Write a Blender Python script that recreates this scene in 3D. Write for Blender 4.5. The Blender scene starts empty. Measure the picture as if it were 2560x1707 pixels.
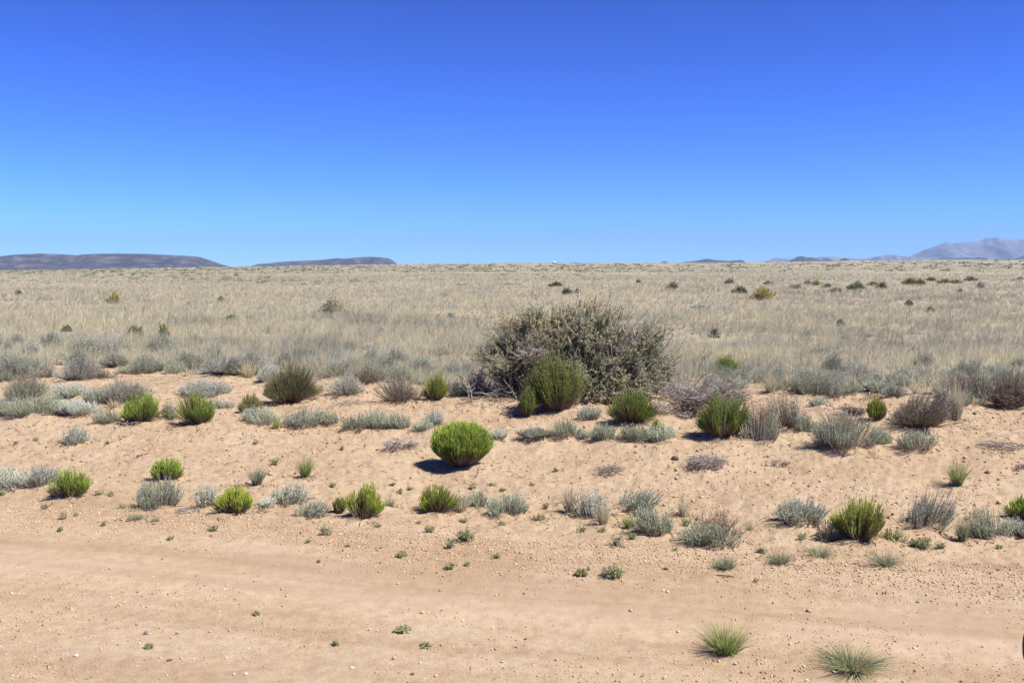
import bpy, math
import numpy as np
from mathutils import Vector

# ------------------------------------------------------------------ basics
scene = bpy.context.scene
COL = scene.collection
W0, H0, F = 2560.0, 1707.0, 2512.0           # photograph size and focal length in its pixels
CAM_Z = 1.9
PITCH = math.atan((H0 / 2 - 680.0) / F)
FWD = np.array([0, math.cos(PITCH), -math.sin(PITCH)])
UPV = np.array([0, math.sin(PITCH), math.cos(PITCH)])
CAM = np.array([0, 0, CAM_Z])


def rng_of(seed):
    return np.random.default_rng(seed)


# ------------------------------------------------------------------ lattice noise
def hash2(ix, iy, seed):
    h = (ix.astype(np.int64) * 374761393 + iy.astype(np.int64) * 668265263 + seed * 1442695041) & 0xFFFFFFFF
    h = ((h ^ (h >> 13)) * 1274126177) & 0xFFFFFFFF
    h = (h ^ (h >> 16)) & 0xFFFFFF
    return h.astype(np.float64) / 0xFFFFFF


def vnoise(x, y, seed=0):
    x = np.asarray(x, float); y = np.asarray(y, float)
    ix = np.floor(x); iy = np.floor(y)
    fx = x - ix; fy = y - iy
    u = fx * fx * fx * (fx * (fx * 6 - 15) + 10); v = fy * fy * fy * (fy * (fy * 6 - 15) + 10)
    a = hash2(ix, iy, seed); b = hash2(ix + 1, iy, seed)
    c = hash2(ix, iy + 1, seed); d = hash2(ix + 1, iy + 1, seed)
    return (a * (1 - u) + b * u) * (1 - v) + (c * (1 - u) + d * u) * v - 0.5


def fbm(x, y, octaves=4, seed=0, gain=0.5):
    t = 0.0; a = 1.0
    for i in range(octaves):
        t = t + a * vnoise(x * 2 ** i + 17.3 * i, y * 2 ** i - 9.1 * i, seed + i)
        a *= gain
    return t


def sstep(a, b, x):
    t = np.clip((x - a) / (b - a), 0, 1)
    return t * t * (3 - 2 * t)


# ------------------------------------------------------------------ terrain
def az_px(x, y):
    return 1280 + F * x / np.maximum(y, 0.05)


HOR = ([-3000, 0, 550, 1000, 1300, 1800, 2250, 2560, 5000], [679, 677, 668, 660.5, 657.5, 657.5, 652.5, 652, 653])
RIDGE_D = 1800.0


def flat_hit(px, py):
    v = FWD + (px - W0 / 2) / F * np.array([1.0, 0, 0]) + (H0 / 2 - py) / F * UPV
    return (CAM + v * (-CAM_Z / v[2]))[:2]


ROAD = np.polyfit(*np.array([flat_hit(a, b) for a, b in [(-500, 1345), (0, 1388), (640, 1447), (1280, 1508), (1900, 1548), (2560, 1597), (3000, 1640)]]).T, 2)


def road_line(x):                              # the crest of the far wheel track, y as a function of x
    xc = np.clip(x, -5, 5)
    return np.polyval(ROAD, xc) + (x - xc) * -0.3 + 0.03 * np.sin(x * 1.7)


def track_u(x, y):
    return y - road_line(x)                    # >0: beyond the track


def ground_z(x, y, fine=True):
    x = np.asarray(x, float); y = np.asarray(y, float)
    d = np.sqrt(x * x + y * y)
    u = track_u(x, y)
    z = 0.0 * x
    # packed road with a wheel groove and a low windrow of gravel beyond it
    z = z + 0.012 * np.exp(-((u + 0.35) / 0.35) ** 2) + 0.024 * (1 - sstep(-0.01, 0.055, u + 0.05 * fbm(x * 2.2, y * 0.6, 3, 62))) * np.exp(-np.maximum(-u, 0) / 0.5) - 0.010 * np.exp(-((u - 0.2) / 0.2) ** 2) + 0.008 * np.exp(-((u + 1.55) / 0.25) ** 2) + 0.03 * np.exp(-((u - 0.95) / 0.45) ** 2)
    # sandy bank rising from the road to the plain
    z = z + 0.27 * sstep(1.6, 6.5, u) + 0.03 * sstep(6, 12, u)
    bank = sstep(0.9, 2.2, u) * (1 - sstep(60, 160, d))
    z = z + bank * (0.10 * fbm(x * 0.55, y * 0.55, 3, 11))
    if fine:
        near = 1 - sstep(25, 60, d)
        z = z + near * sstep(0.6, 2.0, u) * (0.026 * fbm(x * 3.1, y * 3.1, 3, 21) + 0.020 * fbm(x * 13, y * 13, 4, 31))
        z = z + near * (0.007 * fbm(x * 9, y * 9, 4, 41))
    # the far plain swells into a long low rise that makes the horizon
    hp = np.interp(np.clip(az_px(x, y), -3000, 5000), HOR[0], HOR[1])
    hp = np.where(y > 0.5, hp, 665.0)
    A = (680 - hp) / F * RIDGE_D + 1.6
    s = np.clip(d / RIDGE_D, 0, 1)
    rise = A * s ** 1.5
    fall = 1 - sstep(RIDGE_D, RIDGE_D * 4, d)
    z = z + rise * fall
    z = z + sstep(60, 300, d) * fall * (0.0006 * d) * fbm(x / 90.0, y / 90.0, 3, 51) * sstep(0, 1, (RIDGE_D * 1.2 - d) / 600)
    return z


def ray(px, py):
    v = FWD + (px - W0 / 2) / F * np.array([1.0, 0, 0]) + (H0 / 2 - py) / F * UPV
    return v


def hit(px, py):
    v = ray(px, py)
    ts = np.geomspace(2.0, 2500.0, 4000)
    P = CAM + ts[:, None] * v
    below = np.nonzero(P[:, 2] < ground_z(P[:, 0], P[:, 1], False))[0]
    if len(below) == 0:
        t = 1700.0
    else:
        k = max(below[0], 1)
        a, b = ts[k - 1], ts[k]
        for _ in range(30):
            m = 0.5 * (a + b)
            p = CAM + m * v
            if p[2] < ground_z(p[0], p[1], False):
                b = m
            else:
                a = m
        t = 0.5 * (a + b)
    return CAM + t * v


def gz1(x, y):
    return float(ground_z(np.array([x]), np.array([y]))[0])


# ------------------------------------------------------------------ materials
def new_mat(name):
    m = bpy.data.materials.new(name)
    m.use_nodes = True
    nt = m.node_tree
    nt.nodes.clear()
    out = nt.nodes.new('ShaderNodeOutputMaterial')
    return m, nt, out


def ramp(nt, stops, mode='LINEAR'):
    r = nt.nodes.new('ShaderNodeValToRGB')
    r.color_ramp.interpolation = mode
    el = r.color_ramp.elements
    while len(el) < len(stops):
        el.new(0.5)
    for e, (p, c) in zip(el, stops):
        e.position = p
        e.color = (c[0], c[1], c[2], 1)
    return r


def tint_mat(name, stops, rough=0.75, spec=0.15, transl=0.0, soft=None):
    """Colour comes from the per-leaf 'tint' value through a ramp."""
    m, nt, out = new_mat(name)
    a = nt.nodes.new('ShaderNodeAttribute'); a.attribute_name = 'tint'
    r = ramp(nt, stops)
    nt.links.new(a.outputs['Fac'], r.inputs[0])
    p = nt.nodes.new('ShaderNodeBsdfPrincipled')
    p.inputs['Roughness'].default_value = rough
    p.inputs['Specular IOR Level'].default_value = spec
    nt.links.new(r.outputs[0], p.inputs['Base Color'])
    soft = (0.55 if transl > 0 else 0.0) if soft is None else soft
    if soft > 0:                               # brightens the surface: shading normal leaned to the zenith, away from its modelled face
        ge = nt.nodes.new('ShaderNodeNewGeometry')
        sc = nt.nodes.new('ShaderNodeVectorMath'); sc.operation = 'SCALE'; sc.inputs['Scale'].default_value = 1 - soft
        ad = nt.nodes.new('ShaderNodeVectorMath'); ad.operation = 'ADD'; ad.inputs[1].default_value = (0, 0, soft)
        no = nt.nodes.new('ShaderNodeVectorMath'); no.operation = 'NORMALIZE'
        nt.links.new(ge.outputs['Normal'], sc.inputs[0]); nt.links.new(sc.outputs[0], ad.inputs[0]); nt.links.new(ad.outputs[0], no.inputs[0])
        nt.links.new(no.outputs[0], p.inputs['Normal'])
    if transl > 0:
        t = nt.nodes.new('ShaderNodeBsdfTranslucent')
        nt.links.new(r.outputs[0], t.inputs['Color'])
        mx = nt.nodes.new('ShaderNodeMixShader'); mx.inputs[0].default_value = transl
        nt.links.new(p.outputs[0], mx.inputs[1]); nt.links.new(t.outputs[0], mx.inputs[2])
        nt.links.new(mx.outputs[0], out.inputs[0])
    else:
        nt.links.new(p.outputs[0], out.inputs[0])
    return m


M = {}
M['green'] = tint_mat('rabbitbrush_leaf', [(0, (0.299, 0.219, 0.068)), (0.3, (0.205, 0.328, 0.043)), (0.7, (0.354, 0.525, 0.061)), (1, (0.679, 0.788, 0.113))], transl=0.4)
M['lime'] = tint_mat('rabbitbrush_lime_leaf', [(0, (0.358, 0.285, 0.078)), (0.3, (0.335, 0.429, 0.044)), (0.7, (0.515, 0.632, 0.064)), (1, (0.828, 0.858, 0.141))], transl=0.4)
M['darkgreen'] = tint_mat('rabbitbrush_dark_leaf', [(0, (0.309, 0.226, 0.056)), (0.25, (0.118, 0.174, 0.037)), (0.7, (0.154, 0.278, 0.044)), (1, (0.309, 0.435, 0.075))], transl=0.4)
M['olive'] = tint_mat('olive_leaf', [(0, (0.288, 0.240, 0.118)), (0.4, (0.231, 0.240, 0.094)), (0.8, (0.288, 0.326, 0.094)), (1, (0.442, 0.402, 0.140))], transl=0.4)
M['silver'] = tint_mat('silver_leaf', [(0, (0.406, 0.383, 0.250)), (0.4, (0.620, 0.685, 0.468)), (0.8, (0.826, 0.860, 0.679)), (1, (0.826, 0.860, 0.817))], transl=0.35)
M['silver_green'] = tint_mat('silver_green_leaf', [(0, (0.385, 0.368, 0.196)), (0.4, (0.462, 0.543, 0.328)), (0.8, (0.654, 0.736, 0.484)), (1, (0.860, 0.860, 0.655))], transl=0.35)
M['brownsage'] = tint_mat('brown_sage_leaf', [(0, (0.239, 0.198, 0.146)), (0.5, (0.392, 0.359, 0.262)), (0.8, (0.545, 0.577, 0.422)), (1, (0.716, 0.774, 0.568))], transl=0.15)
M['saltleaf'] = tint_mat('saltbush_leaf', [(0, (0.417, 0.340, 0.233)), (0.35, (0.383, 0.381, 0.243)), (0.75, (0.539, 0.517, 0.330)), (1, (0.765, 0.599, 0.250))], transl=0.4)
M['straw'] = tint_mat('straw_blade', [(0, (0.396, 0.354, 0.242)), (0.4, (0.600, 0.519, 0.341)), (0.8, (0.792, 0.684, 0.451)), (1, (0.860, 0.696, 0.374))], transl=0.4)
M['greygrass'] = tint_mat('greygreen_blade', [(0, (0.495, 0.392, 0.221)), (0.3, (0.225, 0.268, 0.163)), (0.75, (0.330, 0.384, 0.227)), (1, (0.540, 0.551, 0.338))], transl=0.4)
M['bluegrass'] = tint_mat('bluegreen_blade', [(0, (0.595, 0.416, 0.195)), (0.3, (0.218, 0.275, 0.146)), (0.75, (0.327, 0.400, 0.201)), (1, (0.635, 0.634, 0.340))], transl=0.4)
M['greenblade'] = tint_mat('green_blade', [(0, (0.540, 0.450, 0.221)), (0.3, (0.225, 0.290, 0.072)), (0.75, (0.330, 0.420, 0.104)), (1, (0.630, 0.609, 0.247))], transl=0.4)
M['redseed'] = tint_mat('reddish_seed', [(0, (0.30, 0.17, 0.10)), (1, (0.50, 0.33, 0.22))], transl=0.4)
M['weed'] = tint_mat('weed_leaf', [(0, (0.304, 0.251, 0.104)), (0.5, (0.380, 0.407, 0.192)), (1, (0.626, 0.579, 0.290))], transl=0.35)
M['flower'] = tint_mat('orange_petal', [(0, (0.55, 0.13, 0.03)), (1, (0.66, 0.22, 0.07))], transl=0.35)
M['greytwig'] = tint_mat('grey_twig', [(0, (0.157, 0.125, 0.103)), (0.5, (0.302, 0.255, 0.218)), (1, (0.556, 0.500, 0.424))])
M['browntwig'] = tint_mat('brown_twig', [(0, (0.10, 0.07, 0.05)), (0.5, (0.21, 0.155, 0.115)), (1, (0.38, 0.30, 0.23))])
M['palewood'] = tint_mat('pale_wood', [(0, (0.35, 0.28, 0.21)), (1, (0.62, 0.54, 0.45))])
M['yellowbush'] = tint_mat('yellow_leaf', [(0, (0.352, 0.270, 0.096)), (0.5, (0.480, 0.405, 0.108)), (1, (0.720, 0.555, 0.120))], transl=0.35)
M['farbush'] = tint_mat('far_shrub_leaf', [(0, (0.150, 0.144, 0.088)), (0.5, (0.169, 0.188, 0.083)), (0.85, (0.213, 0.225, 0.127)), (1, (0.288, 0.275, 0.198))], transl=0.15)
M['plaingrass'] = tint_mat('plain_grass_blade', [(0, (0.278, 0.266, 0.203)), (0.28, (0.442, 0.413, 0.320)), (0.52, (0.632, 0.579, 0.418)), (0.75, (0.771, 0.704, 0.489)), (1, (0.836, 0.746, 0.430))], transl=0.45, soft=0.8)
M['pebble'] = tint_mat('pebble_stone', [(0, (0.140, 0.097, 0.070)), (0.10, (0.330, 0.209, 0.123)), (0.5, (0.520, 0.344, 0.198)), (0.85, (0.630, 0.456, 0.290)), (0.95, (0.700, 0.563, 0.405)), (1, (0.800, 0.698, 0.546))], rough=0.7, soft=0.35)
M['litter'] = tint_mat('dry_litter', [(0, (0.07, 0.05, 0.04)), (0.6, (0.22, 0.16, 0.12)), (1, (0.50, 0.42, 0.34))])


def stone_mat(name, c1, c2):
    m, nt, out = new_mat(name)
    tc = nt.nodes.new('ShaderNodeTexCoord')
    n = nt.nodes.new('ShaderNodeTexNoise'); n.inputs['Scale'].default_value = 60; n.inputs['Detail'].default_value = 6
    nt.links.new(tc.outputs['Object'], n.inputs['Vector'])
    r = ramp(nt, [(0.3, c1), (0.7, c2)])
    nt.links.new(n.outputs[0], r.inputs[0])
    p = nt.nodes.new('ShaderNodeBsdfPrincipled'); p.inputs['Roughness'].default_value = 0.8
    nt.links.new(r.outputs[0], p.inputs['Base Color'])
    b = nt.nodes.new('ShaderNodeBump'); b.inputs['Strength'].default_value = 0.5; b.inputs['Distance'].default_value = 0.003
    nt.links.new(n.outputs[0], b.inputs['Height']); nt.links.new(b.outputs[0], p.inputs['Normal'])
    nt.links.new(p.outputs[0], out.inputs[0])
    return m


M['stone_purple'] = stone_mat('purple_grey_stone', (0.22, 0.15, 0.13), (0.34, 0.25, 0.215))
M['stone_white'] = stone_mat('whitish_stone', (0.58, 0.5, 0.43), (0.75, 0.7, 0.63))
M['stone_dark'] = stone_mat('dark_brown_stone', (0.10, 0.07, 0.06), (0.2, 0.14, 0.11))
M['stone_pink'] = stone_mat('pinkish_stone', (0.45, 0.28, 0.2), (0.62, 0.47, 0.38))
M['stone_grey'] = stone_mat('grey_stone', (0.32, 0.27, 0.21), (0.49, 0.42, 0.34))


def plain_mat(name, c, rough=0.6, spec=0.3):
    m, nt, out = new_mat(name)
    p = nt.nodes.new('ShaderNodeBsdfPrincipled')
    n = nt.nodes.new('ShaderNodeTexNoise'); n.inputs['Scale'].default_value = 3
    r = ramp(nt, [(0.2, [v * 0.9 for v in c]), (0.8, c)])
    nt.links.new(n.outputs[0], r.inputs[0]); nt.links.new(r.outputs[0], p.inputs['Base Color'])
    p.inputs['Roughness'].default_value = rough; p.inputs['Specular IOR Level'].default_value = spec
    nt.links.new(p.outputs[0], out.inputs[0])
    return m


M['white_paint'] = plain_mat('white_siding', (0.8, 0.79, 0.77))
M['roof_white'] = plain_mat('white_metal_roof', (0.82, 0.82, 0.82), 0.4)
M['dark_glass'] = plain_mat('dark_window_glass', (0.03, 0.035, 0.05), 0.15)
M['black_plastic'] = plain_mat('black_plastic', (0.012, 0.011, 0.014), 0.45)
M['mirror_glass'] = plain_mat('mirror_glass', (0.05, 0.055, 0.06), 0.05, 0.8)


def hill_mat(name, c_dark, c_mid, c_light, scale):
    m, nt, out = new_mat(name)
    tc = nt.nodes.new('ShaderNodeTexCoord')
    mp = nt.nodes.new('ShaderNodeMapping'); mp.inputs['Scale'].default_value = (scale, scale, scale * 3)
    nt.links.new(tc.outputs['Object'], mp.inputs['Vector'])
    n = nt.nodes.new('ShaderNodeTexNoise'); n.inputs['Scale'].default_value = 1; n.inputs['Detail'].default_value = 7; n.inputs['Roughness'].default_value = 0.62
    nt.links.new(mp.outputs[0], n.inputs['Vector'])
    r = ramp(nt, [(0.35, c_dark), (0.5, c_mid), (0.68, c_light)])
    nt.links.new(n.outputs[0], r.inputs[0])
    p = nt.nodes.new('ShaderNodeBsdfPrincipled'); p.inputs['Roughness'].default_value = 0.95; p.inputs['Specular IOR Level'].default_value = 0.05
    nt.links.new(r.outputs[0], p.inputs['Base Color'])
    nt.links.new(p.outputs[0], out.inputs[0])
    return m


M['mesa'] = hill_mat('mesa_rock', (0.026, 0.020, 0.026), (0.062, 0.050, 0.05), (0.17, 0.14, 0.11), 0.0042)
M['hill'] = hill_mat('hill_rock', (0.03, 0.026, 0.026), (0.05, 0.042, 0.038), (0.08, 0.068, 0.055), 0.003)
M['mountain'] = hill_mat('mountain_rock_hazed', (0.14, 0.145, 0.155), (0.19, 0.195, 0.21), (0.34, 0.335, 0.34), 0.0014)  # blue-grey rock, paled in its colour to stand in for some haze


def ground_mat():
    m, nt, out = new_mat('sandy_ground')
    L = nt.links.new
    tc = nt.nodes.new('ShaderNodeTexCoord')

    def noise(scale, detail=4, rough=0.55, vec=None):
        n = nt.nodes.new('ShaderNodeTexNoise')
        n.inputs['Scale'].default_value = scale; n.inputs['Detail'].default_value = detail; n.inputs['Roughness'].default_value = rough
        L((vec or tc.outputs['Object']), n.inputs['Vector'])
        return n

    def mix(fac, a, b):
        x = nt.nodes.new('ShaderNodeMix'); x.data_type = 'RGBA'
        L(fac, x.inputs[0])
        for s, v in ((6, a), (7, b)):
            if isinstance(v, tuple):
                x.inputs[s].default_value = (*v, 1)
            else:
                L(v, x.inputs[s])
        return x.outputs[2]

    def attr(n):
        a = nt.nodes.new('ShaderNodeAttribute'); a.attribute_name = n
        return a.outputs['Fac']

    n1 = noise(1.3, 6, 0.6); n2 = noise(14, 6, 0.65); n3 = noise(110, 4, 0.7); n4 = noise(420, 2, 0.6)
    sand = ramp(nt, [(0.3, (0.445, 0.319, 0.193)), (0.55, (0.485, 0.363, 0.232)), (0.75, (0.522, 0.402, 0.267))])
    L(n1.outputs[0], sand.inputs[0])
    g2 = ramp(nt, [(0.35, (0.84, 0.80, 0.77)), (0.6, (1.0, 1.0, 1.0)), (0.8, (1.06, 1.07, 1.08))])
    L(n2.outputs[0], g2.inputs[0])
    mul = nt.nodes.new('ShaderNodeMix'); mul.data_type = 'RGBA'; mul.blend_type = 'MULTIPLY'; mul.inputs[0].default_value = 1
    L(sand.outputs[0], mul.inputs[6]); L(g2.outputs[0], mul.inputs[7])
    g3 = ramp(nt, [(0.3, (0.70, 0.65, 0.61)), (0.47, (1.0, 1.0, 1.0)), (0.66, (1.16, 1.22, 1.28))])
    L(n3.outputs[0], g3.inputs[0])
    mul2 = nt.nodes.new('ShaderNodeMix'); mul2.data_type = 'RGBA'; mul2.blend_type = 'MULTIPLY'
    L(attr('grit'), mul2.inputs[0]); L(mul.outputs[2], mul2.inputs[6]); L(g3.outputs[0], mul2.inputs[7])
    vo = nt.nodes.new('ShaderNodeTexVoronoi'); vo.inputs['Scale'].default_value = 95; vo.inputs['Randomness'].default_value = 1
    L(tc.outputs['Object'], vo.inputs['Vector'])
    spot = ramp(nt, [(0.22, (1, 1, 1)), (0.34, (0, 0, 0))]); L(vo.outputs['Distance'], spot.inputs[0])
    sp = nt.nodes.new('ShaderNodeSeparateColor'); L(vo.outputs['Color'], sp.inputs[0])
    pick = ramp(nt, [(0.68, (0, 0, 0)), (0.73, (1, 1, 1))]); L(sp.outputs[0], pick.inputs[0])
    peb = ramp(nt, [(0.0, (0.26, 0.17, 0.11)), (0.35, (0.5, 0.34, 0.21)), (0.75, (0.62, 0.46, 0.32)), (1, (0.72, 0.6, 0.48))]); L(sp.outputs[1], peb.inputs[0])
    m1 = nt.nodes.new('ShaderNodeMath'); m1.operation = 'MULTIPLY'; L(spot.outputs[0], m1.inputs[0]); L(pick.outputs[0], m1.inputs[1])
    m2 = nt.nodes.new('ShaderNodeMath'); m2.operation = 'MULTIPLY'; L(m1.outputs[0], m2.inputs[0]); L(attr('grit'), m2.inputs[1])
    pebbled = mix(m2.outputs[0], mul2.outputs[2], peb.outputs[0])
    col = mix(attr('track'), pebbled, (0.405, 0.285, 0.185))
    col = mix(attr('pale'), col, (0.50, 0.37, 0.255))
    sk = ramp(nt, [(0.2, (0.91, 0.885, 0.865)), (0.5, (1, 1, 1)), (0.8, (1.05, 1.06, 1.07))]); L(attr('streak'), sk.inputs[0])
    mul3 = nt.nodes.new('ShaderNodeMix'); mul3.data_type = 'RGBA'; mul3.blend_type = 'MULTIPLY'; mul3.inputs[0].default_value = 1
    L(col, mul3.inputs[6]); L(sk.outputs[0], mul3.inputs[7]); col = mul3.outputs[2]
    # under the grass: dry litter and grey-tan soil, then the plain seen from afar
    soil = ramp(nt, [(0.3, (0.27, 0.22, 0.16)), (0.6, (0.42, 0.345, 0.25))])
    n5 = noise(5, 6, 0.7); L(n5.outputs[0], soil.inputs[0])
    col = mix(attr('grassy'), col, soil.outputs[0])
    n6 = noise(0.02, 7, 0.62)
    far = ramp(nt, [(0.38, (0.20, 0.20, 0.125)), (0.47, (0.33, 0.295, 0.205)), (0.6, (0.44, 0.38, 0.27))])
    L(n6.outputs[0], far.inputs[0])
    col = mix(attr('far'), col, far.outputs[0])
    p = nt.nodes.new('ShaderNodeBsdfPrincipled'); p.inputs['Roughness'].default_value = 0.95; p.inputs['Specular IOR Level'].default_value = 0.1
    L(col, p.inputs['Base Color'])
    add = nt.nodes.new('ShaderNodeMath'); add.operation = 'MULTIPLY_ADD'; add.inputs[1].default_value = 0.35
    L(n4.outputs[0], add.inputs[0]); L(n3.outputs[0], add.inputs[2])
    b = nt.nodes.new('ShaderNodeBump'); b.inputs['Distance'].default_value = 0.006
    L(attr('grit'), b.inputs['Strength'])
    L(add.outputs[0], b.inputs['Height']); L(b.outputs[0], p.inputs['Normal'])
    L(p.outputs[0], out.inputs[0])
    return m


M['ground'] = ground_mat()


# ------------------------------------------------------------------ mesh helpers
def build_mesh(name, V, Fc, mat, tint=None, smooth=False, attrs=None):
    me = bpy.data.meshes.new(name)
    V = np.ascontiguousarray(V, np.float32); Fc = np.ascontiguousarray(Fc, np.int32)
    k = Fc.shape[1]
    me.vertices.add(len(V)); me.vertices.foreach_set('co', V.ravel())
    me.loops.add(Fc.size); me.loops.foreach_set('vertex_index', Fc.ravel())
    me.polygons.add(len(Fc)); me.polygons.foreach_set('loop_start', np.arange(0, Fc.size, k, dtype=np.int32))
    if smooth:
        me.polygons.foreach_set('use_smooth', np.ones(len(Fc), bool))
    me.update(calc_edges=True)
    for n, a in ([('tint', tint)] if tint is not None else []) + list((attrs or {}).items()):
        at = me.attributes.new(n, 'FLOAT', 'POINT')
        at.data.foreach_set('value', np.ascontiguousarray(a, np.float32))
    me.materials.append(mat)
    return me


def link(name, me, parent=None, loc=None, rot=0.0):
    o = bpy.data.objects.new(name, me)
    COL.objects.link(o)
    if parent is not None:
        o.parent = parent
    if loc is not None:
        o.location = [float(v) for v in loc]
    if rot:
        o.rotation_euler = (0, 0, rot)
    return o


def structure(o, label=None):
    o['kind'] = 'structure'
    if label:
        o['label'] = label
    return o


def norm(v):
    return v / np.maximum(np.linalg.norm(v, axis=-1, keepdims=True), 1e-9)


def rdir(r, n):
    return norm(r.normal(size=(n, 3)))


class Geo:
    """Collects triangles with a tint value per vertex."""
    def __init__(self):
        self.V = []; self.Fc = []; self.T = []; self.n = 0

    def add(self, V, Fc, T):
        self.V.append(V); self.Fc.append(Fc + self.n); self.T.append(T); self.n += len(V)

    def mesh(self, name, mat):
        if not self.V:
            return None
        return build_mesh(name, np.concatenate(self.V), np.concatenate(self.Fc), mat, np.concatenate(self.T))

    def leaves(self, P, D, Ln, Wd, T, r):
        """Diamond leaves at P along D."""
        n = len(P)
        if n == 0:
            return
        D = norm(D); S = norm(np.cross(D, rdir(r, n)))
        Ln = np.broadcast_to(Ln, (n,))[:, None]; Wd = np.broadcast_to(Wd, (n,))[:, None]
        V = np.stack([P, P + D * Ln * 0.45 + S * Wd * 0.5, P + D * Ln, P + D * Ln * 0.45 - S * Wd * 0.5], 1).reshape(-1, 3)
        b = np.arange(n)[:, None] * 4
        Fc = np.concatenate([b + [0, 1, 2], b + [0, 2, 3]])
        self.add(V, Fc, np.repeat(np.clip(T, 0, 1), 4))

    def ribbons(self, C, Wd, T, r, side=None):
        """Flat tapering blades along curves C (n,k,3); width Wd at the base, a point at the tip."""
        n, k, _ = C.shape
        tan = norm(C[:, -1] - C[:, 0])
        S = norm(np.cross(tan, rdir(r, n))) if side is None else side
        wt = np.linspace(1, 0.12, k)
        Wd = np.broadcast_to(Wd, (n,))
        off = S[:, None, :] * (Wd[:, None] * wt[None])[:, :, None] * 0.5
        V = np.stack([C - off, C + off], 2).reshape(-1, 3)
        b = (np.arange(n) * 2 * k)[:, None]
        fs = []
        for j in range(k - 1):
            fs.append(b + [2 * j, 2 * j + 1, 2 * j + 3]); fs.append(b + [2 * j, 2 * j + 3, 2 * j + 2])
        self.add(V, np.concatenate(fs), np.repeat(np.clip(T, 0, 1), 2 * k))

    def tubes(self, C, R0, R1, T):
        """Three-sided twigs along curves C (n,k,3)."""
        n, k, _ = C.shape
        tan = norm(C[:, -1] - C[:, 0])
        a = norm(np.cross(tan, np.array([0.31, 0.87, 0.38]))); c = np.cross(tan, a)
        R = (np.broadcast_to(R0, (n,))[:, None] * (1 - np.linspace(0, 1, k)) + np.broadcast_to(R1, (n,))[:, None] * np.linspace(0, 1, k))[:, :, None]
        ring = [C + R * (a[:, None] * math.cos(p) + c[:, None] * math.sin(p)) for p in (0, 2.094, 4.189)]
        V = np.stack(ring, 2).reshape(-1, 3)
        b = (np.arange(n) * 3 * k)[:, None]
        fs = []
        for j in range(k - 1):
            for q in range(3):
                q2 = (q + 1) % 3
                fs.append(b + [3 * j + q, 3 * j + q2, 3 * (j + 1) + q2]); fs.append(b + [3 * j + q, 3 * (j + 1) + q2, 3 * (j + 1) + q])
        self.add(V, np.concatenate(fs), np.repeat(np.clip(T, 0, 1), 3 * k))


def bez(A, B, C, k):
    t = np.linspace(0, 1, k)[None, :, None]
    return A[:, None] * (1 - t) ** 2 + 2 * B[:, None] * t * (1 - t) + C[:, None] * t * t


# ------------------------------------------------------------------ plant generators (local space, base at the origin)
def shoots(r, n, w, h, mode, spread):
    az = r.uniform(0, 2 * math.pi, n)
    lob = rng_of(int(r.integers(1 << 30)))
    ph = lob.uniform(0, 6.28, 5); am = lob.uniform(0.06, 0.17, 5)
    bump = 1 + sum(am[i] * np.sin((i + 1) * az + ph[i]) for i in range(5)) * 0.8
    if mode == 'ball':
        D = rdir(r, n)
        D[:, 2] = np.where(D[:, 2] < -0.55, -D[:, 2], D[:, 2])
        q = r.uniform(0.8, 1.0, n)[:, None] * (1 + 0.10 * np.sin(D[:, :1] * 9 + ph[0]) * np.sin(D[:, 1:2] * 8 + ph[1]))
        tip = D * q * np.array([w / 2, w / 2, h * 0.44]) + np.array([0, 0, h * 0.55])
    else:
        rr = np.sqrt(r.uniform(0, 1, n))
        rad = rr * w / 2 * bump
        pw, dr = {'fan': (2.2, 0.5), 'mat': (2.6, 0.45), 'dome': (2.0, 0.72)}[mode]
        top = h * (1 - dr * rr ** pw) * (1 + 0.24 * np.sin(az * 3 + ph[2] + rr * 4) * rr + 0.14 * np.sin(az * 7 + ph[3]))
        low = r.uniform(0.4, 1.06, n) ** 0.8 if mode != 'dome' else r.uniform(0.25, 1.0, n) ** 0.6
        tip = np.stack([rad * np.cos(az), rad * np.sin(az), top * low], 1)
    if mode in ('fan', 'dome', 'ball'):                # shoots gather into plumes with gaps between them
        K = int(np.clip(14 + 44 * w, 14, 64)) if mode != 'ball' else 90
        idx = r.integers(0, n, K)
        cen = tip[idx] * (np.stack([np.ones(K), np.ones(K), r.uniform(0.82, 1.12, K)], 1) if mode != 'ball' else np.ones((K, 3)))
        dd = ((tip[:, None, :2] - cen[None, :, :2]) ** 2).sum(2) + 0.35 * (tip[:, None, 2] - cen[None, :, 2]) ** 2
        ow = dd.argmin(1)
        pull = (0.27 if mode != 'ball' else 0.2) * r.uniform(0.3, 1.0, n)[:, None]
        off = cen[ow] - tip; off[:, 2] = np.maximum(off[:, 2], -0.1 * h) * 0.8
        tip = tip + off * pull
    base = tip * np.array([spread, spread, 0]) + r.normal(size=(n, 3)) * np.array([0.025, 0.025, 0]) * w
    base[:, 2] = -0.015
    mid = base * 0.45 + tip * 0.55
    mid[:, :2] += tip[:, :2] * (0.16 if mode != 'mat' else 0.05)
    mid[:, 2] = base[:, 2] * 0.6 + tip[:, 2] * (0.42 if mode == 'ball' else 0.45)
    return base, mid, tip


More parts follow.
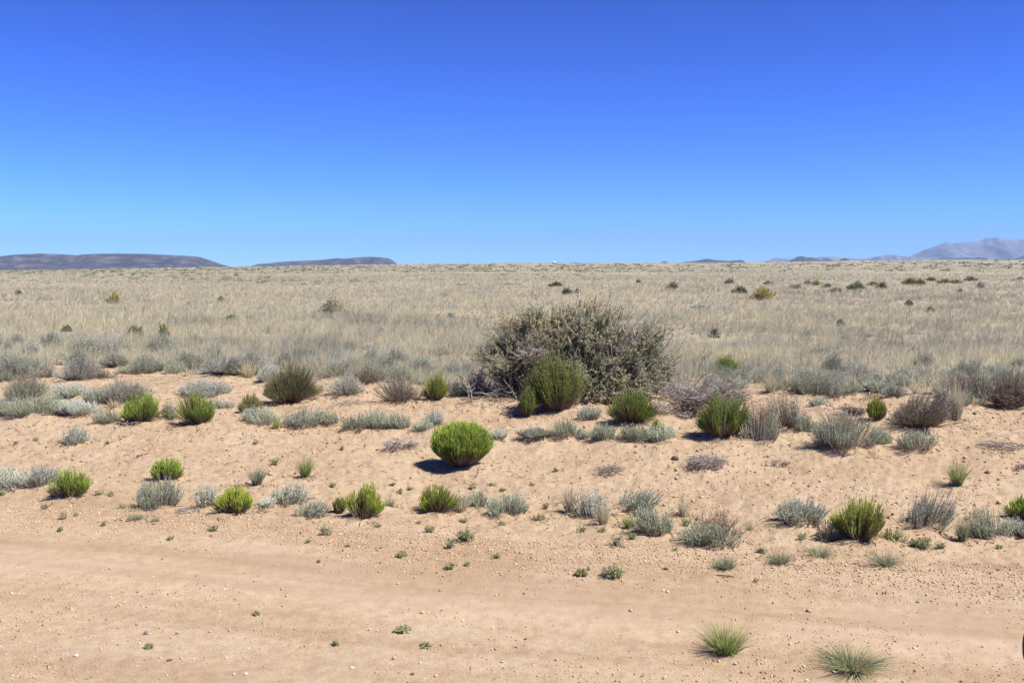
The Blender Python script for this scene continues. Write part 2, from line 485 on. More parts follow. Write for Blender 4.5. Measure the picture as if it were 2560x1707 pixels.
def leafy(r, w, h, mode, spread, n, per, ll, lw, t0, splay, tint_mu, tint_sd, stem_r=0.0016, stem_tint=0.45, up=0.5, dry=0.0):
    base, mid, tip = shoots(r, n, w, h, mode, spread)
    az = np.arctan2(tip[:, 1], tip[:, 0]); q = np.hypot(tip[:, 0], tip[:, 1]) / (w / 2)
    adist = lambda c: np.abs((az - c + math.pi) % (2 * math.pi) - math.pi)
    if mode != 'ball':                         # lopsided, with gaps, a dying side and stray shoots
        tv = r.normal(size=2) * (0.12 if spread > 0.17 else 0.085) * w
        lift = np.clip(tip[:, 2:] / h, 0, 1.2)
        tip[:, :2] += tv * lift; mid[:, :2] += tv * lift * 0.35
        keep = np.ones(n, bool)
        for _ in range(int(r.integers(1, 4))):
            keep &= ~((adist(r.uniform(-3.14, 3.14)) < r.uniform(0.2, 0.6)) & (q > 0.38) & (r.uniform(size=n) < 0.85))
        st = r.uniform(size=n) < 0.05
        tip[st] *= r.uniform(1.05, 1.28, (st.sum(), 1))
        base, mid, tip, az, q = base[keep], mid[keep], tip[keep], az[keep], q[keep]; n = len(tip)
        a1 = r.uniform(-3.14, 3.14); bw = r.uniform(0.0, 0.8)
        bare = (adist(a1) < bw) & (q > 0.35) & (r.uniform(size=n) < 0.7)
    else:
        tip = tip * (1 + np.abs(r.normal(size=(n, 1))) * 0.035)
        bare = (tip[:, 2] < h * 0.25) & (r.uniform(size=n) < 0.5)
    C = bez(base, mid, tip, 5)
    stems = Geo(); stems.tubes(C, stem_r * r.uniform(0.7, 1.6, n), stem_r * 0.5, stem_tint + r.normal(size=n) * 0.2)
    leaf = Geo()
    t = r.uniform(t0, 1.0, (n, per)) ** 0.8
    t3 = t[:, :, None]
    P = base[:, None] * (1 - t3) ** 2 + 2 * mid[:, None] * t3 * (1 - t3) + tip[:, None] * t3 * t3
    tan = norm(2 * (1 - t3) * (mid - base)[:, None] + 2 * t3 * (tip - mid)[:, None])
    D = tan * 1.0 + rdir(r, n * per).reshape(n, per, 3) * splay + np.array([0, 0, up])
    sh = r.normal(size=n) * tint_sd + 0.16 * np.sin(az * 2 + r.uniform(0, 6)) * np.sin(az * 5 + 4 * q + r.uniform(0, 6))
    isdry = (r.uniform(size=n) < dry)
    tt = tint_mu + sh[:, None] + r.normal(size=(n, per)) * tint_sd * 0.7 + (t - 0.75) * 0.25
    tt = np.where(isdry[:, None], r.uniform(0, 0.12, (n, per)), tt)
    lk = np.repeat(~bare, per) | (r.uniform(size=n * per) < 0.12)
    leaf.leaves(P.reshape(-1, 3)[lk], D.reshape(-1, 3)[lk], (ll * r.uniform(0.6, 1.3, n * per))[lk], (lw * r.uniform(0.7, 1.3, n * per))[lk], tt.ravel()[lk], r)
    return leaf, stems


def gen_rabbit(r, w, h, mode='fan', mu=0.6, dry=0.08, dens=1.0):
    a = w * max(w, h)
    n = int(np.clip(4200 * a + 240, 250, 2400) * dens)
    return leafy(r, w, h, mode, 0.16 if mode == 'fan' else 0.10, n, 15 if mode == 'fan' else 15, 0.032, 0.0027, 0.42 if mode == 'fan' else 0.6, 0.30, mu, 0.15, 0.0018, 0.45, 0.5, dry)


def gen_silver(r, w, h, mode='mat', mu=0.55, dens=1.0):
    n = int(np.clip(2600 * w * w + 110, 110, 1600) * dens)
    return leafy(r, w, h, mode, 0.62 if mode == 'mat' else 0.22, n, 15, 0.017, 0.0038, 0.2, 0.6, mu, 0.16, 0.0017, 0.5, 0.35, 0.06)


def gen_tuft(r, w, h, n, bw=0.003, mu=0.5, dry=0.2, flop=0.5):
    az = r.uniform(0, 6.283, n)
    lean = r.uniform(0.03, 1.0, n) ** 0.75
    L = np.hypot(w / 2 * lean, h * (1 - flop * lean ** 2)) * r.uniform(0.6, 1.12, n)
    b = np.stack([np.cos(az), np.sin(az), 0 * az], 1) * (r.uniform(0, 0.13, n) * w)[:, None]; b[:, 2] = -0.01
    out = np.stack([np.cos(az), np.sin(az), 0 * az], 1)
    el = np.arctan2(h * (1 - flop * lean ** 2), w / 2 * lean)
    tip = b + (out * np.cos(el)[:, None] + np.array([0, 0, 1]) * np.sin(el)[:, None]) * L[:, None]
    mid = b * 0.5 + tip * 0.5; mid[:, 2] += L * 0.16 * lean
    mid[:, :2] -= out[:, :2] * (L * 0.06)[:, None]
    C = bez(b, mid, tip, 5)
    g = Geo()
    g.ribbons(C, bw * r.uniform(0.6, 1.3, n), np.where(r.uniform(size=n) < dry, r.uniform(0, 0.12, n), mu + r.normal(size=n) * 0.18), r)
    return g


def gen_seed(r, w, h, n, bw=0.0022):
    """Seed stalks: thin stalk plus a feathery head."""
    g = Geo()
    az = r.uniform(0, 6.283, n); rad = w / 2 * r.uniform(0.1, 1, n)
    tip = np.stack([np.cos(az) * rad, np.sin(az) * rad, h * r.uniform(0.7, 1.05, n)], 1)
    b = tip * np.array([0.25, 0.25, 0])
    mid = (b + tip) / 2; mid[:, :2] *= 0.8
    C = bez(b, mid, tip, 5)
    g.tubes(C, bw * 0.5, bw * 0.3, r.uniform(0.2, 0.7, n))
    per = 16
    t = r.uniform(0.66, 1, (n, per))[:, :, None]
    P = (b[:, None] * (1 - t) ** 2 + 2 * mid[:, None] * t * (1 - t) + tip[:, None] * t * t).reshape(-1, 3)
    g.leaves(P, rdir(r, n * per) * 0.5 + np.array([0, 0, 1.0]), 0.02 * r.uniform(0.6, 1.3, n * per), 0.0026, r.uniform(0.3, 1, n * per), r)
    return g


def gen_sticks(r, w, h, n, rad=0.003, curl=0.35, k=6):
    """A tangle of bare arching sticks."""
    g = Geo()
    az = r.uniform(0, 6.283, n); rr = np.sqrt(r.uniform(0, 1, n)) * w * 0.42
    b = np.stack([np.cos(az) * rr, np.sin(az) * rr * 0.8, h * r.uniform(-0.03, 0.35, n)], 1)
    ln = w * r.uniform(0.2, 0.6, n)
    a2 = az + r.normal(size=n) * 1.3
    e2 = r.uniform(-0.05, 0.9, n)
    tip = b + np.stack([np.cos(a2) * np.cos(e2), np.sin(a2) * np.cos(e2), np.sin(e2)], 1) * ln[:, None]
    R = np.hypot(tip[:, 0], tip[:, 1]); lim = w * 0.55
    f = np.minimum(1, lim / np.maximum(R, 1e-6)); tip[:, 0] *= f; tip[:, 1] *= f
    tip[:, 2] = np.clip(tip[:, 2], 0.004, h * (1 - 0.6 * np.minimum(1, (np.hypot(tip[:, 0], tip[:, 1]) / (w * 0.55))) ** 2) * r.uniform(0.7, 1.1, n))
    mid = (b + tip) / 2 + r.normal(size=(n, 3)) * (ln * curl * 0.4)[:, None]; mid[:, 2] = np.clip(np.abs(mid[:, 2]) + ln * 0.08, 0.003, h)
    C = bez(b, mid, tip, k)
    C[:, 1:-1] += r.normal(size=(n, k - 2, 3)) * 0.012 * w
    C[:, :, 2] = np.maximum(C[:, :, 2], -0.006)
    g.tubes(C, rad * r.uniform(0.5, 1.8, n), rad * 0.35, r.uniform(0, 1, n))
    return g


def gen_weed(r, w, h, n=None):
    n = n or int(np.clip(9 + w * 130, 9, 50))
    az = r.uniform(0, 6.283, n); lean = r.uniform(0.1, 1, n) ** 0.6
    tip = np.stack([np.cos(az) * w / 2 * lean, np.sin(az) * w / 2 * lean, h * (1 - 0.6 * lean ** 2) * r.uniform(0.5, 1.05, n)], 1)
    b = tip * np.array([0.15, 0.15, 0]); b[:, 2] = -0.005
    mid = (b + tip) / 2; mid[:, 2] += h * 0.12
    C = bez(b, mid, tip, 4)
    st = Geo(); st.tubes(C, 0.0016, 0.0008, r.uniform(0.3, 0.9, n))
    per = 14
    t = r.uniform(0.25, 1, (n, per))[:, :, None]
    P = (b[:, None] * (1 - t) ** 2 + 2 * mid[:, None] * t * (1 - t) + tip[:, None] * t * t).reshape(-1, 3)
    lf = Geo(); s = min(1.0, 0.55 + w * 2)
    lf.leaves(P, rdir(r, n * per) + np.array([0, 0, 0.25]), 0.020 * s * r.uniform(0.6, 1.2, n * per), 0.008 * s, 0.5 + r.normal(size=n * per) * 0.2, r)
    return lf, st, tip


def gen_stone(r, w, h, mat):
    import bmesh
    bm = bmesh.new()
    bmesh.ops.create_icosphere(bm, subdivisions=3, radius=0.5)
    V = np.array([v.co[:] for v in bm.verts])
    d = norm(V)
    for _ in range(9):                        # chop facets
        nrm = rdir(r, 1)[0]; c = r.uniform(0.32, 0.46)
        s = V @ nrm
        V = V - np.where(s > c, s - c, 0)[:, None] * nrm
    V = V * (1 + 0.05 * np.sin(d[:, :1] * 9 + r.uniform(0, 6)) * np.cos(d[:, 1:2] * 7))
    V = V * np.array([w, w * r.uniform(0.65, 0.95), h * 1.15]) + np.array([0, 0, h * 0.38])
    for v, c in zip(bm.verts, V):
        v.co = c
    me = bpy.data.meshes.new('stone'); bm.to_mesh(me); bm.free()
    me.materials.append(mat)
    return me


# ------------------------------------------------------------------ placing things
FEET = []
THINGS = []            # every labelled thing: dict(obj, kind noun, desc, px, py, lm)


def place(px, by, w, h, rfac=0.62):
    """Ground spot, real width and height of a plant whose base front is seen at (px, by)."""
    p = hit(px, by)
    d = math.hypot(p[0], p[1])
    wm = w * p[1] / F
    back = min(rfac * wm / 2, 0.9)
    q = p * (1 + back / d)
    q[2] = gz1(q[0], q[1])
    v = ray(px, by - h)
    t = (q[1]) / v[1]
    hm = max(CAM_Z + v[2] * t - q[2], 0.25 * h * q[1] / F)
    wm = w * q[1] / F
    if wm > 0.12 and 850 < by < 1420:
        FEET.append((q[0], q[1], wm, min(0.07 * wm, 0.04) if rfac > 0.5 else 0.0))
        q[2] += 0.6 * FEET[-1][3]
    return q, wm, hm


def thing(name, cat, loc, rot=0.0):
    o = bpy.data.objects.new(name, None)
    COL.objects.link(o)
    o.empty_display_size = 0.1
    o.location = [float(v) for v in loc]
    o.rotation_euler = (0, 0, rot)
    o['category'] = cat
    return o


def register(o, noun, desc, px, py, lm=None, group=None, tail=None):
    if group:
        o['group'] = group
    THINGS.append(dict(o=o, noun=noun, desc=desc, px=px, py=py, lm=lm, tail=tail))


SEED = [100]


def nseed():
    SEED[0] += 1
    return SEED[0]


def part(geo, name, mat, parent):
    me = geo.mesh(name, mat)
    if me is not None:
        return link(name, me, parent)


# ---- green rabbitbrush: (px, base y, w, h, mode, material, mu, dry, desc, landmark)
RABBIT = [
    (357, 1062, 108, 68, 'fan', 'green', 0.55, 0.10, 'broad green bush with bare roots below', 'the broad green bush with bare roots'),
    (492, 1067, 104, 74, 'fan', 'green', 0.45, 0.22, 'green bush flecked with tan seed tufts', 'the tan-flecked green bush'),
    (176, 1252, 95, 70, 'fan', 'green', 0.6, 0.06, 'bright green bush fanning to the side', 'the green bush at far left'),
    (418, 1207, 84, 54, 'fan', 'green', 0.68, 0.06, 'small light green bush', 'the small light green bush'),
    (588, 1292, 100, 64, 'fan', 'lime', 0.5, 0.22, 'yellow-green bush with straw bits', None),
    (722, 1017, 150, 104, 'dome', 'olive', 0.5, 0.38, 'big olive bush of dull green and brown', 'the big olive bush'),
    (630, 1034, 58, 42, 'fan', 'olive', 0.75, 0.1, 'small olive bush', None),
    (1088, 1005, 66, 64, 'fan', 'lime', 0.35, 0.2, 'dull yellow-green bush', 'the dull yellow-green bush'),
    (1155, 1184, 155, 118, 'ball', 'green', 0.66, 0.06, 'round ball-shaped bright green bush', 'the round green bush'),
    (908, 1307, 96, 84, 'fan', 'lime', 0.38, 0.10, 'upright bright green bush', 'the upright bright green bush'),
    (1088, 1290, 96, 68, 'fan', 'lime', 0.3, 0.25, 'yellow-green bush with pale straw on one flank', 'the yellow-green bush with straw'),
    (849, 1284, 32, 36, 'fan', 'olive', 0.85, 0.15, 'tiny olive bush', None),
    (1396, 1042, 142, 152, 'fan', 'green', 0.30, 0.14, 'tall dark green bush against the saltbush', 'the tall dark green bush'),
    (1318, 1046, 56, 74, 'fan', 'green', 0.45, 0.3, 'small dark green bush beside a taller one', None),
    (1580, 1064, 120, 80, 'fan', 'green', 0.45, 0.2, 'low dark green bush', 'the low dark green bush'),
    (1805, 1107, 140, 112, 'fan', 'green', 0.42, 0.14, 'tall full green bush', 'the tall full green bush'),
    (1643, 1090, 38, 36, 'fan', 'lime', 0.3, 0.2, 'tiny yellow-green bush among silver shrubs', None),
    (1818, 946, 76, 50, 'fan', 'green', 0.45, 0.1, 'green bush behind grey dead brush', 'the green bush behind the dead brush'),
    (2188, 1058, 50, 60, 'fan', 'lime', 0.25, 0.1, 'narrow green bush beside a root pile', 'the narrow green bush'),
    (2147, 1362, 140, 108, 'fan', 'lime', 0.62, 0.06, 'large vivid lime green bush', 'the vivid lime green bush'),
    (2552, 1302, 90, 54, 'fan', 'green', 0.6, 0.08, 'bright green bush cut by the frame edge', None),
    (75, 891, 30, 28, 'fan', 'darkgreen', 0.6, 0.1, 'small dark green bush poking from silver shrubs', None),
    (27, 896, 28, 16, 'fan', 'darkgreen', 0.7, 0.1, 'tiny dark green bush in silver shrubs', None),
]
for (px, by, w, h, mode, mat, mu, dry, desc, lm) in RABBIT:
    r = rng_of(nseed())
    q, wm, hm = place(px, by, w, h)
    t = thing('rabbitbrush', 'bush', q, r.uniform(0, 6.28))
    lf, st = gen_rabbit(r, wm, hm, mode, mu, dry, {'ball': 2.6, 'dome': 0.8}.get(mode, 1.25))
    part(lf, 'foliage', M[mat], t); part(st, 'stems', M['browntwig'], t)
    register(t, 'bush', desc, px, by - h / 2, lm)

# ---- silver shrubs: px, base y, w, h, style  (m mat, d dome, g greener mat, b brown sage dome, t brown topped)
SILVER = [
    (40, 953, 92, 62, 'd'), (118, 946, 46, 44, 'd'), (200, 956, 84, 76, 'd'), (297, 921, 67, 46, 'd'), (383, 933, 74, 48, 'd'),
    (470, 926, 86, 42, 'd'), (562, 940, 95, 50, 'd'), (160, 906, 46, 30, 'd'), (118, 914, 50, 32, 'd'), (250, 951, 60, 36, 'b'),
    (66, 1001, 92, 54, 't'), (182, 997, 82, 33, 'm'), (248, 1010, 68, 34, 'm'), (320, 1007, 106, 48, 'm'), (12, 1040, 46, 42, 'g'),
    (88, 1047, 122, 52, 'g'), (190, 1043, 92, 36, 'm'), (273, 1059, 60, 38, 'g'), (420, 1051, 40, 48, 'd'), (515, 994, 112, 38, 'm'),
    (556, 1023, 46, 27, 'm'), (187, 1113, 64, 46, 'd'), (30, 1223, 104, 48, 'm'), (100, 1219, 82, 50, 'm'), (398, 1273, 98, 72, 'g'), (520, 1269, 52, 52, 'm'),
    (672, 956, 60, 50, 'd'), (790, 926, 50, 34, 'd'), (865, 993, 80, 62, 'd'), (915, 963, 100, 58, 'b'), (1005, 1011, 106, 74, 'b'),
    (1040, 936, 100, 36, 'd'), (1140, 991, 36, 44, 'd'), (1190, 986, 66, 64, 'd'), (660, 1063, 76, 42, 'g'), (760, 1074, 80, 50, 'm'), (822, 1063, 62, 38, 'g'),
    (890, 1079, 72, 40, 'g'), (942, 1073, 68, 44, 'g'), (1000, 1076, 56, 40, 'g'), (1085, 1066, 46, 40, 'm'), (1055, 1080, 50, 24, 'g'), (1248, 1098, 42, 22, 'm'),
    (920, 879, 40, 22, 'd'), (990, 889, 42, 24, 'd'), (1108, 894, 46, 32, 'd'), (847, 889, 26, 28, 'd'), (945, 903, 32, 22, 'd'),
    (728, 1264, 74, 46, 'm'), (772, 1299, 72, 44, 'g'), (660, 1269, 44, 18, 'm'), (1190, 1272, 64, 42, 'g'), (1272, 1291, 94, 48, 'g'),
    (1335, 1098, 76, 26, 'm'), (1412, 1095, 72, 42, 'g'), (1455, 1097, 36, 22, 'm'), (1503, 1105, 60, 40, 'g'), (1588, 1104, 76, 38, 'g'), (1650, 1107, 68, 38, 'g'),
    (1470, 1051, 56, 32, 'm'), (1742, 1021, 62, 40, 'd'), (1905, 1112, 92, 84, 't'), (1480, 1298, 74, 64, 'm'), (1582, 1281, 88, 52, 'g'), (1636, 1341, 86, 66, 'g'),
    (1785, 1364, 126, 56, 'g'), (2108, 1130, 140, 84, 't'), (2205, 1108, 50, 34, 'g'), (2290, 1128, 86, 50, 'g'), (2300, 1078, 160, 104, 'b'),
    (1965, 1082, 106, 98, 'b'), (2010, 1084, 46, 42, 'g'), (1935, 963, 44, 45, 'd'), (2010, 971, 86, 48, 'd'), (2085, 996, 66, 68, 'd'), (2185, 969, 46, 44, 'd'),
    (2238, 961, 64, 36, 'd'), (2307, 961, 36, 40, 'd'), (2232, 996, 54, 40, 'd'), (2425, 997, 130, 66, 'b'), (2532, 1024, 112, 104, 'b'), (2462, 1000, 70, 74, 'b'), (2000, 1313, 116, 58, 'm'), (2315, 1324, 110, 78, 'm'),
    (2475, 1351, 92, 70, 'g'), (2540, 1336, 60, 38, 'm'), (2068, 1353, 52, 58, 'b'), (2283, 894, 60, 24, 'b'), (2040, 891, 70, 20, 'd'), (2335, 891, 26, 17, 'b'),
    (2225, 902, 30, 28, 'd'), (45, 863, 42, 30, 'd'), (135, 854, 40, 26, 'd'), (200, 851, 30, 22, 'd'), (241, 849, 28, 14, 'd'), (92, 791, 30, 12, 'd'),
    (1890, 960, 50, 40, 'd'), (1960, 905, 30, 20, 'd'), (2130, 930, 44, 26, 'd'), (2400, 962, 60, 34, 'd'), (2480, 950, 60, 34, 'd'), (2548, 930, 44, 40, 'd'),
    (740, 915, 44, 26, 'd'), (640, 905, 40, 22, 'd'), (1150, 950, 44, 36, 'd'), (980, 930, 50, 24, 'd'), (1845, 975, 40, 30, 'd'), (330, 875, 36, 22, 'd'),
    (430, 895, 44, 24, 'd'), (510, 880, 36, 20, 'd'), (600, 885, 40, 20, 'd'), (1060, 870, 36, 16, 'd'), (800, 880, 32, 18, 'd'), (700, 868, 30, 16, 'd'),
]
SDESC = {'m': 'silver-leaved shrub in a low mat', 'd': 'pale grey twiggy shrub', 'g': 'grey-green silvery shrub', 'b': 'purplish brown twiggy shrub', 't': 'silver shrub with brown dry tops'}
SLM = {(187, 1113): 'the lone silver shrub on bare sand', (398, 1273): 'the upright silvery shrub', (2108, 1130): 'the wide brown-topped shrub', (2315, 1324): 'the tall silver shrub at right',
       (2000, 1313): 'the wide silver mat', (1005, 1011): 'the purplish twiggy shrub', (1785, 1364): 'the reddish-plumed shrub'}
for (px, by, w, h, s) in SILVER:
    r = rng_of(nseed())
    q, wm, hm = place(px, by, w, h, 0.55)
    t = thing('silver_shrub', 'shrub', q, r.uniform(0, 6.28))
    mode = 'dome' if s in 'db' else 'mat'
    mat = {'m': 'silver', 'd': 'silver', 'g': 'silver_green', 'b': 'brownsage', 't': 'silver_green'}[s]
    mu = {'m': 0.55, 'd': 0.58, 'g': 0.55, 'b': 0.42, 't': 0.45}[s] + r.normal() * 0.12
    wm *= 1.24; hm *= 1.06
    lf, st = gen_silver(r, wm, hm, mode, mu, (0.75 if s == 'b' else 1.0) * r.uniform(0.65, 1.15))
    part(lf, 'foliage', M[mat], t); part(st, 'stems', M['greytwig' if s != 'b' else 'browntwig'], t)
    if s == 't' or (px, by) == (1785, 1364):
        sd = gen_seed(r, wm * 0.8, hm * 1.12, int(90 * wm + 20))
        part(sd, 'seed_heads', M['redseed'], t)
    register(t, 'shrub', SDESC[s], px, by - h / 2, SLM.get((px, by)))

r0 = rng_of(3131)
for k in range(64):
    px = r0.uniform(0, 2560); by = r0.uniform(825, 925)
    if 1150 < px < 1740 and by > 740:
        continue
    w = r0.uniform(24, 60) * (by - 700) / 200; h = w * r0.uniform(0.38, 0.65)
    r = rng_of(nseed())
    q, wm, hm = place(px, by, w, h, 0.55)
    t = thing('silver_shrub', 'shrub', q, r.uniform(0, 6.28))
    kind = r0.uniform()
    lf, st = gen_silver(r, wm, hm, 'dome', 0.55, 0.6)
    part(lf, 'foliage', M['silver' if kind < 0.7 else 'brownsage'], t); part(st, 'stems', M['greytwig'], t)
    t['group'] = 'pale shrubs half hidden in the dry grass'
    t['label'] = 'small pale grey shrub half hidden in the dry grass'

r0 = rng_of(5151)
for k in range(165):
    px = r0.uniform(-20, 2580)
    e = float(np.interp(px, [0, 300, 640, 900, 1150, 1700, 1900, 2200, 2560], [900, 890, 920, 935, 955, 930, 935, 945, 945]))
    by = e + abs(r0.normal()) * 27 - 10 + (30 if px > 1750 else 0) * r0.uniform()
    if 1160 < px < 1720 or by > 1075:
        continue
    w = r0.uniform(42, 104); h = w * r0.uniform(0.36, 0.58)
    r = rng_of(nseed()); kind = r0.uniform()
    q, wm, hm = place(px, by, w, h, 0.55)
    if kind < 0.80:
        t = thing('silver_shrub', 'shrub', q, r.uniform(0, 6.28))
        sty = 'mat' if kind < 0.36 else 'dome'
        mt = 'silver_green' if kind < 0.3 else ('silver' if kind < 0.66 else 'brownsage')
        lf, st = gen_silver(r, wm, hm, sty, 0.55 + r.normal() * 0.12, 0.7)
        part(lf, 'foliage', M[mt], t); part(st, 'stems', M['greytwig'], t)
        t['group'] = 'shrubs crowded where sand meets grass'
        t['label'] = {'silver_green': 'grey-green shrub crowded among others where the sand meets the grass', 'silver': 'pale silver shrub crowded among others where the sand meets the grass', 'brownsage': 'brownish twiggy shrub crowded among others where the sand meets the grass'}[mt]
    else:
        t = thing('grass_tuft', 'grass tuft', q, r.uniform(0, 6.28))
        part(gen_tuft(r, wm * 0.9, hm * 1.5, 110, 0.0042, 0.6, 0.2, 0.3), 'blades', M['straw'], t)
        t['group'] = 'straw tufts where sand meets grass'
        t['label'] = 'pale straw tuft growing among the grey shrubs where sand meets grass'

r0 = rng_of(6161)
for k in range(-9, 74):
    px = -20 + k * 40.5 + r0.normal() * 14
    if 1165 < px < 1760:
        continue
    e = float(np.interp(px, [0, 300, 640, 900, 1150, 1700, 1900, 2200, 2560], [905, 900, 925, 935, 955, 950, 955, 962, 965]))
    by = e + r0.normal() * 13; w = r0.uniform(50, 92); h = r0.uniform(34, 62)
    r = rng_of(nseed())
    q, wm, hm = place(px, by, w, h, 0.55)
    t = thing('silver_shrub', 'shrub', q, r.uniform(0, 6.28))
    lf, st = gen_silver(r, wm, hm, 'dome', 0.62 + r.normal() * 0.12, 1.1)
    part(lf, 'foliage', M['silver' if r0.uniform() < 0.7 else 'silver_green'], t); part(st, 'stems', M['greytwig'], t)
    t['group'] = 'silver shrubs in the row along the grass edge'
    t['label'] = 'bushy silver shrub in the row along the edge of the grass'

# ---- bunch grass: px, base y, w, h, blades, material, mu, dry, flop, seed stalks, desc, landmark
TUFT = [
    (1812, 1641, 146, 84, 300, 'greenblade', 0.45, 0.22, 0.45, 0, 'spiky green grass tuft on the road edge', 'the spiky green tuft by the road'),
    (2130, 1686, 200, 70, 420, 'bluegrass', 0.55, 0.2, 0.62, 0, 'wide sprawling blue-green grass tuft', 'the sprawling blue-green tuft'),
    (764, 1196, 56, 56, 200, 'greenblade', 0.42, 0.2, 0.35, 0, 'green grass tuft leaning to one side', 'the leaning green tuft'),
    (643, 1216, 58, 54, 200, 'greygrass', 0.6, 0.2, 0.35, 0, 'grey-green upright grass tuft', None),
    (1150, 1287, 70, 60, 200, 'straw', 0.55, 0.2, 0.4, 0, 'pale straw grass tuft', None),
    (973, 1266, 48, 30, 90, 'greygrass', 0.7, 0.3, 0.5, 0, 'thin grey-green tuft', None),
    (1425, 1282, 62, 60, 160, 'straw', 0.4, 0.3, 0.3, 14, 'feathery straw grass tuft', 'the feathery straw tuft'),
    (1508, 1314, 56, 54, 160, 'straw', 0.5, 0.3, 0.35, 8, 'dry straw tuft with seed stalks', None),
    (1572, 1318, 46, 36, 140, 'greenblade', 0.7, 0.2, 0.4, 0, 'yellow-green grass tuft', None),
    (1708, 1292, 48, 46, 110, 'straw', 0.45, 0.2, 0.3, 9, 'small straw tuft with upright plumes', None),
    (1813, 1425, 74, 40, 200, 'greygrass', 0.55, 0.25, 0.6, 0, 'low grey-green grass tuft on bare gravel', 'the low grey-green tuft'),
    (1950, 1411, 82, 40, 180, 'greygrass', 0.5, 0.4, 0.55, 0, 'spreading drab grass tuft', None),
    (2050, 1394, 90, 38, 140, 'greygrass', 0.7, 0.45, 0.6, 0, 'thin drab grass tuft', None),
    (2212, 1416, 100, 42, 170, 'greygrass', 0.6, 0.4, 0.6, 0, 'sparse sprawling grass tuft', None),
    (2393, 1217, 70, 66, 220, 'greenblade', 0.75, 0.35, 0.3, 10, 'brush-like straw-green grass tuft', 'the brush-like grass tuft'),
    (2405, 1352, 56, 60, 150, 'greygrass', 0.6, 0.35, 0.3, 6, 'brownish tuft with one tall stalk', None),
    (340, 1301, 66, 24, 110, 'greygrass', 0.7, 0.3, 0.7, 0, 'flattened grey-green tuft', None),
    (388, 1304, 28, 20, 60, 'greygrass', 0.7, 0.3, 0.6, 0, 'small flattened tuft', None),
    (305, 1272, 34, 22, 60, 'greygrass', 0.7, 0.3, 0.5, 0, 'small pale green tuft', None),
    (2390, 1052, 66, 94, 260, 'straw', 0.6, 0.2, 0.25, 12, 'tall straw grass tuft', 'the tall straw tuft'),
    (620, 945, 60, 46, 200, 'straw', 0.75, 0.1, 0.3, 0, 'golden straw grass tuft', None),
    (1805, 1338, 72, 58, 60, 'redseed', 0.5, 0.1, 0.25, 16, 'thin reddish grass tuft', None),
    (690, 1072, 34, 34, 80, 'greenblade', 0.6, 0.3, 0.3, 0, 'yellowish tuft among silver shrubs', None),
    (285, 1022, 40, 30, 80, 'straw', 0.75, 0.2, 0.3, 0, 'yellow straw tuft', None),
    (1000, 985, 30, 26, 70, 'straw', 0.7, 0.2, 0.3, 0, 'short straw tuft', None),
    (1876, 1325, 32, 28, 36, 'greygrass', 0.6, 0.4, 0.4, 0, 'wispy thin tuft', None),
    (1925, 985, 56, 56, 150, 'straw', 0.6, 0.2, 0.3, 0, 'upright pale straw tuft', None),
    (2155, 955, 50, 48, 130, 'straw', 0.6, 0.2, 0.3, 0, 'pale straw tuft between grey shrubs', None),
    (2345, 985, 60, 58, 150, 'straw', 0.7, 0.2, 0.3, 0, 'golden straw tuft by grey shrubs', None),
]
for (px, by, w, h, n, mat, mu, dry, flop, sd, desc, lm) in TUFT:
    r = rng_of(nseed())
    q, wm, hm = place(px, by, w, h, 0.35)
    t = thing('grass_tuft', 'grass tuft', q, r.uniform(0, 6.28))
    part(gen_tuft(r, wm * 1.18, hm * 1.1, int(n * 1.6), 0.0036 if by > 1150 else 0.0045, mu, dry, flop), 'blades', M[mat], t)
    if sd:
        part(gen_seed(r, wm * 0.9, hm * 1.15, sd), 'seed_heads', M['straw' if mat != 'redseed' else 'redseed'], t)
    register(t, 'tuft', desc, px, by - h / 2, lm)

# ---- globe mallow with orange flowers
for (px, by, w, h, nf, desc, lm) in [
    (1532, 1448, 64, 40, 1, 'leafy grey-green plant with one orange flower', 'the plant with one orange flower'),
    (2305, 1378, 58, 42, 4, 'dark leafy plant with orange flowers', 'the orange-flowered plant'),
    (2232, 1357, 72, 38, 3, 'straggly brownish plant with orange blooms', None),
    (1453, 1442, 38, 22, 0, 'small leafy grey-green plant without flowers', None),
    (1163, 1354, 58, 36, 0, 'bushy grey-green ground plant', 'the bushy ground plant'),
]:
    r = rng_of(nseed())
    q, wm, hm = place(px, by, w, h, 0.5)
    t = thing('globe_mallow', 'plant', q, r.uniform(0, 6.28))
    lf, st, tip = gen_weed(r, wm, hm, int(40 + 120 * wm))
    part(lf, 'foliage', M['weed'], t); part(st, 'stems', M['browntwig'], t)
    if nf:
        top = tip[np.argsort(-tip[:, 2])[:nf * 3:3]]
        for k in range(len(top)):
            g = Geo()
            c = np.repeat(top[k:k + 1] + [0, 0, 0.008], 14, 0)
            a = np.linspace(0, 6.283 * 2, 14, endpoint=False)
            g.leaves(c, np.stack([np.cos(a), np.sin(a), np.linspace(0.2, 1.0, 14)], 1), 0.010, 0.009, r.uniform(0, 1, 14), r)
            part(g, 'flower', M['flower'], t)
    register(t, 'plant', desc, px, by - h / 2, lm)

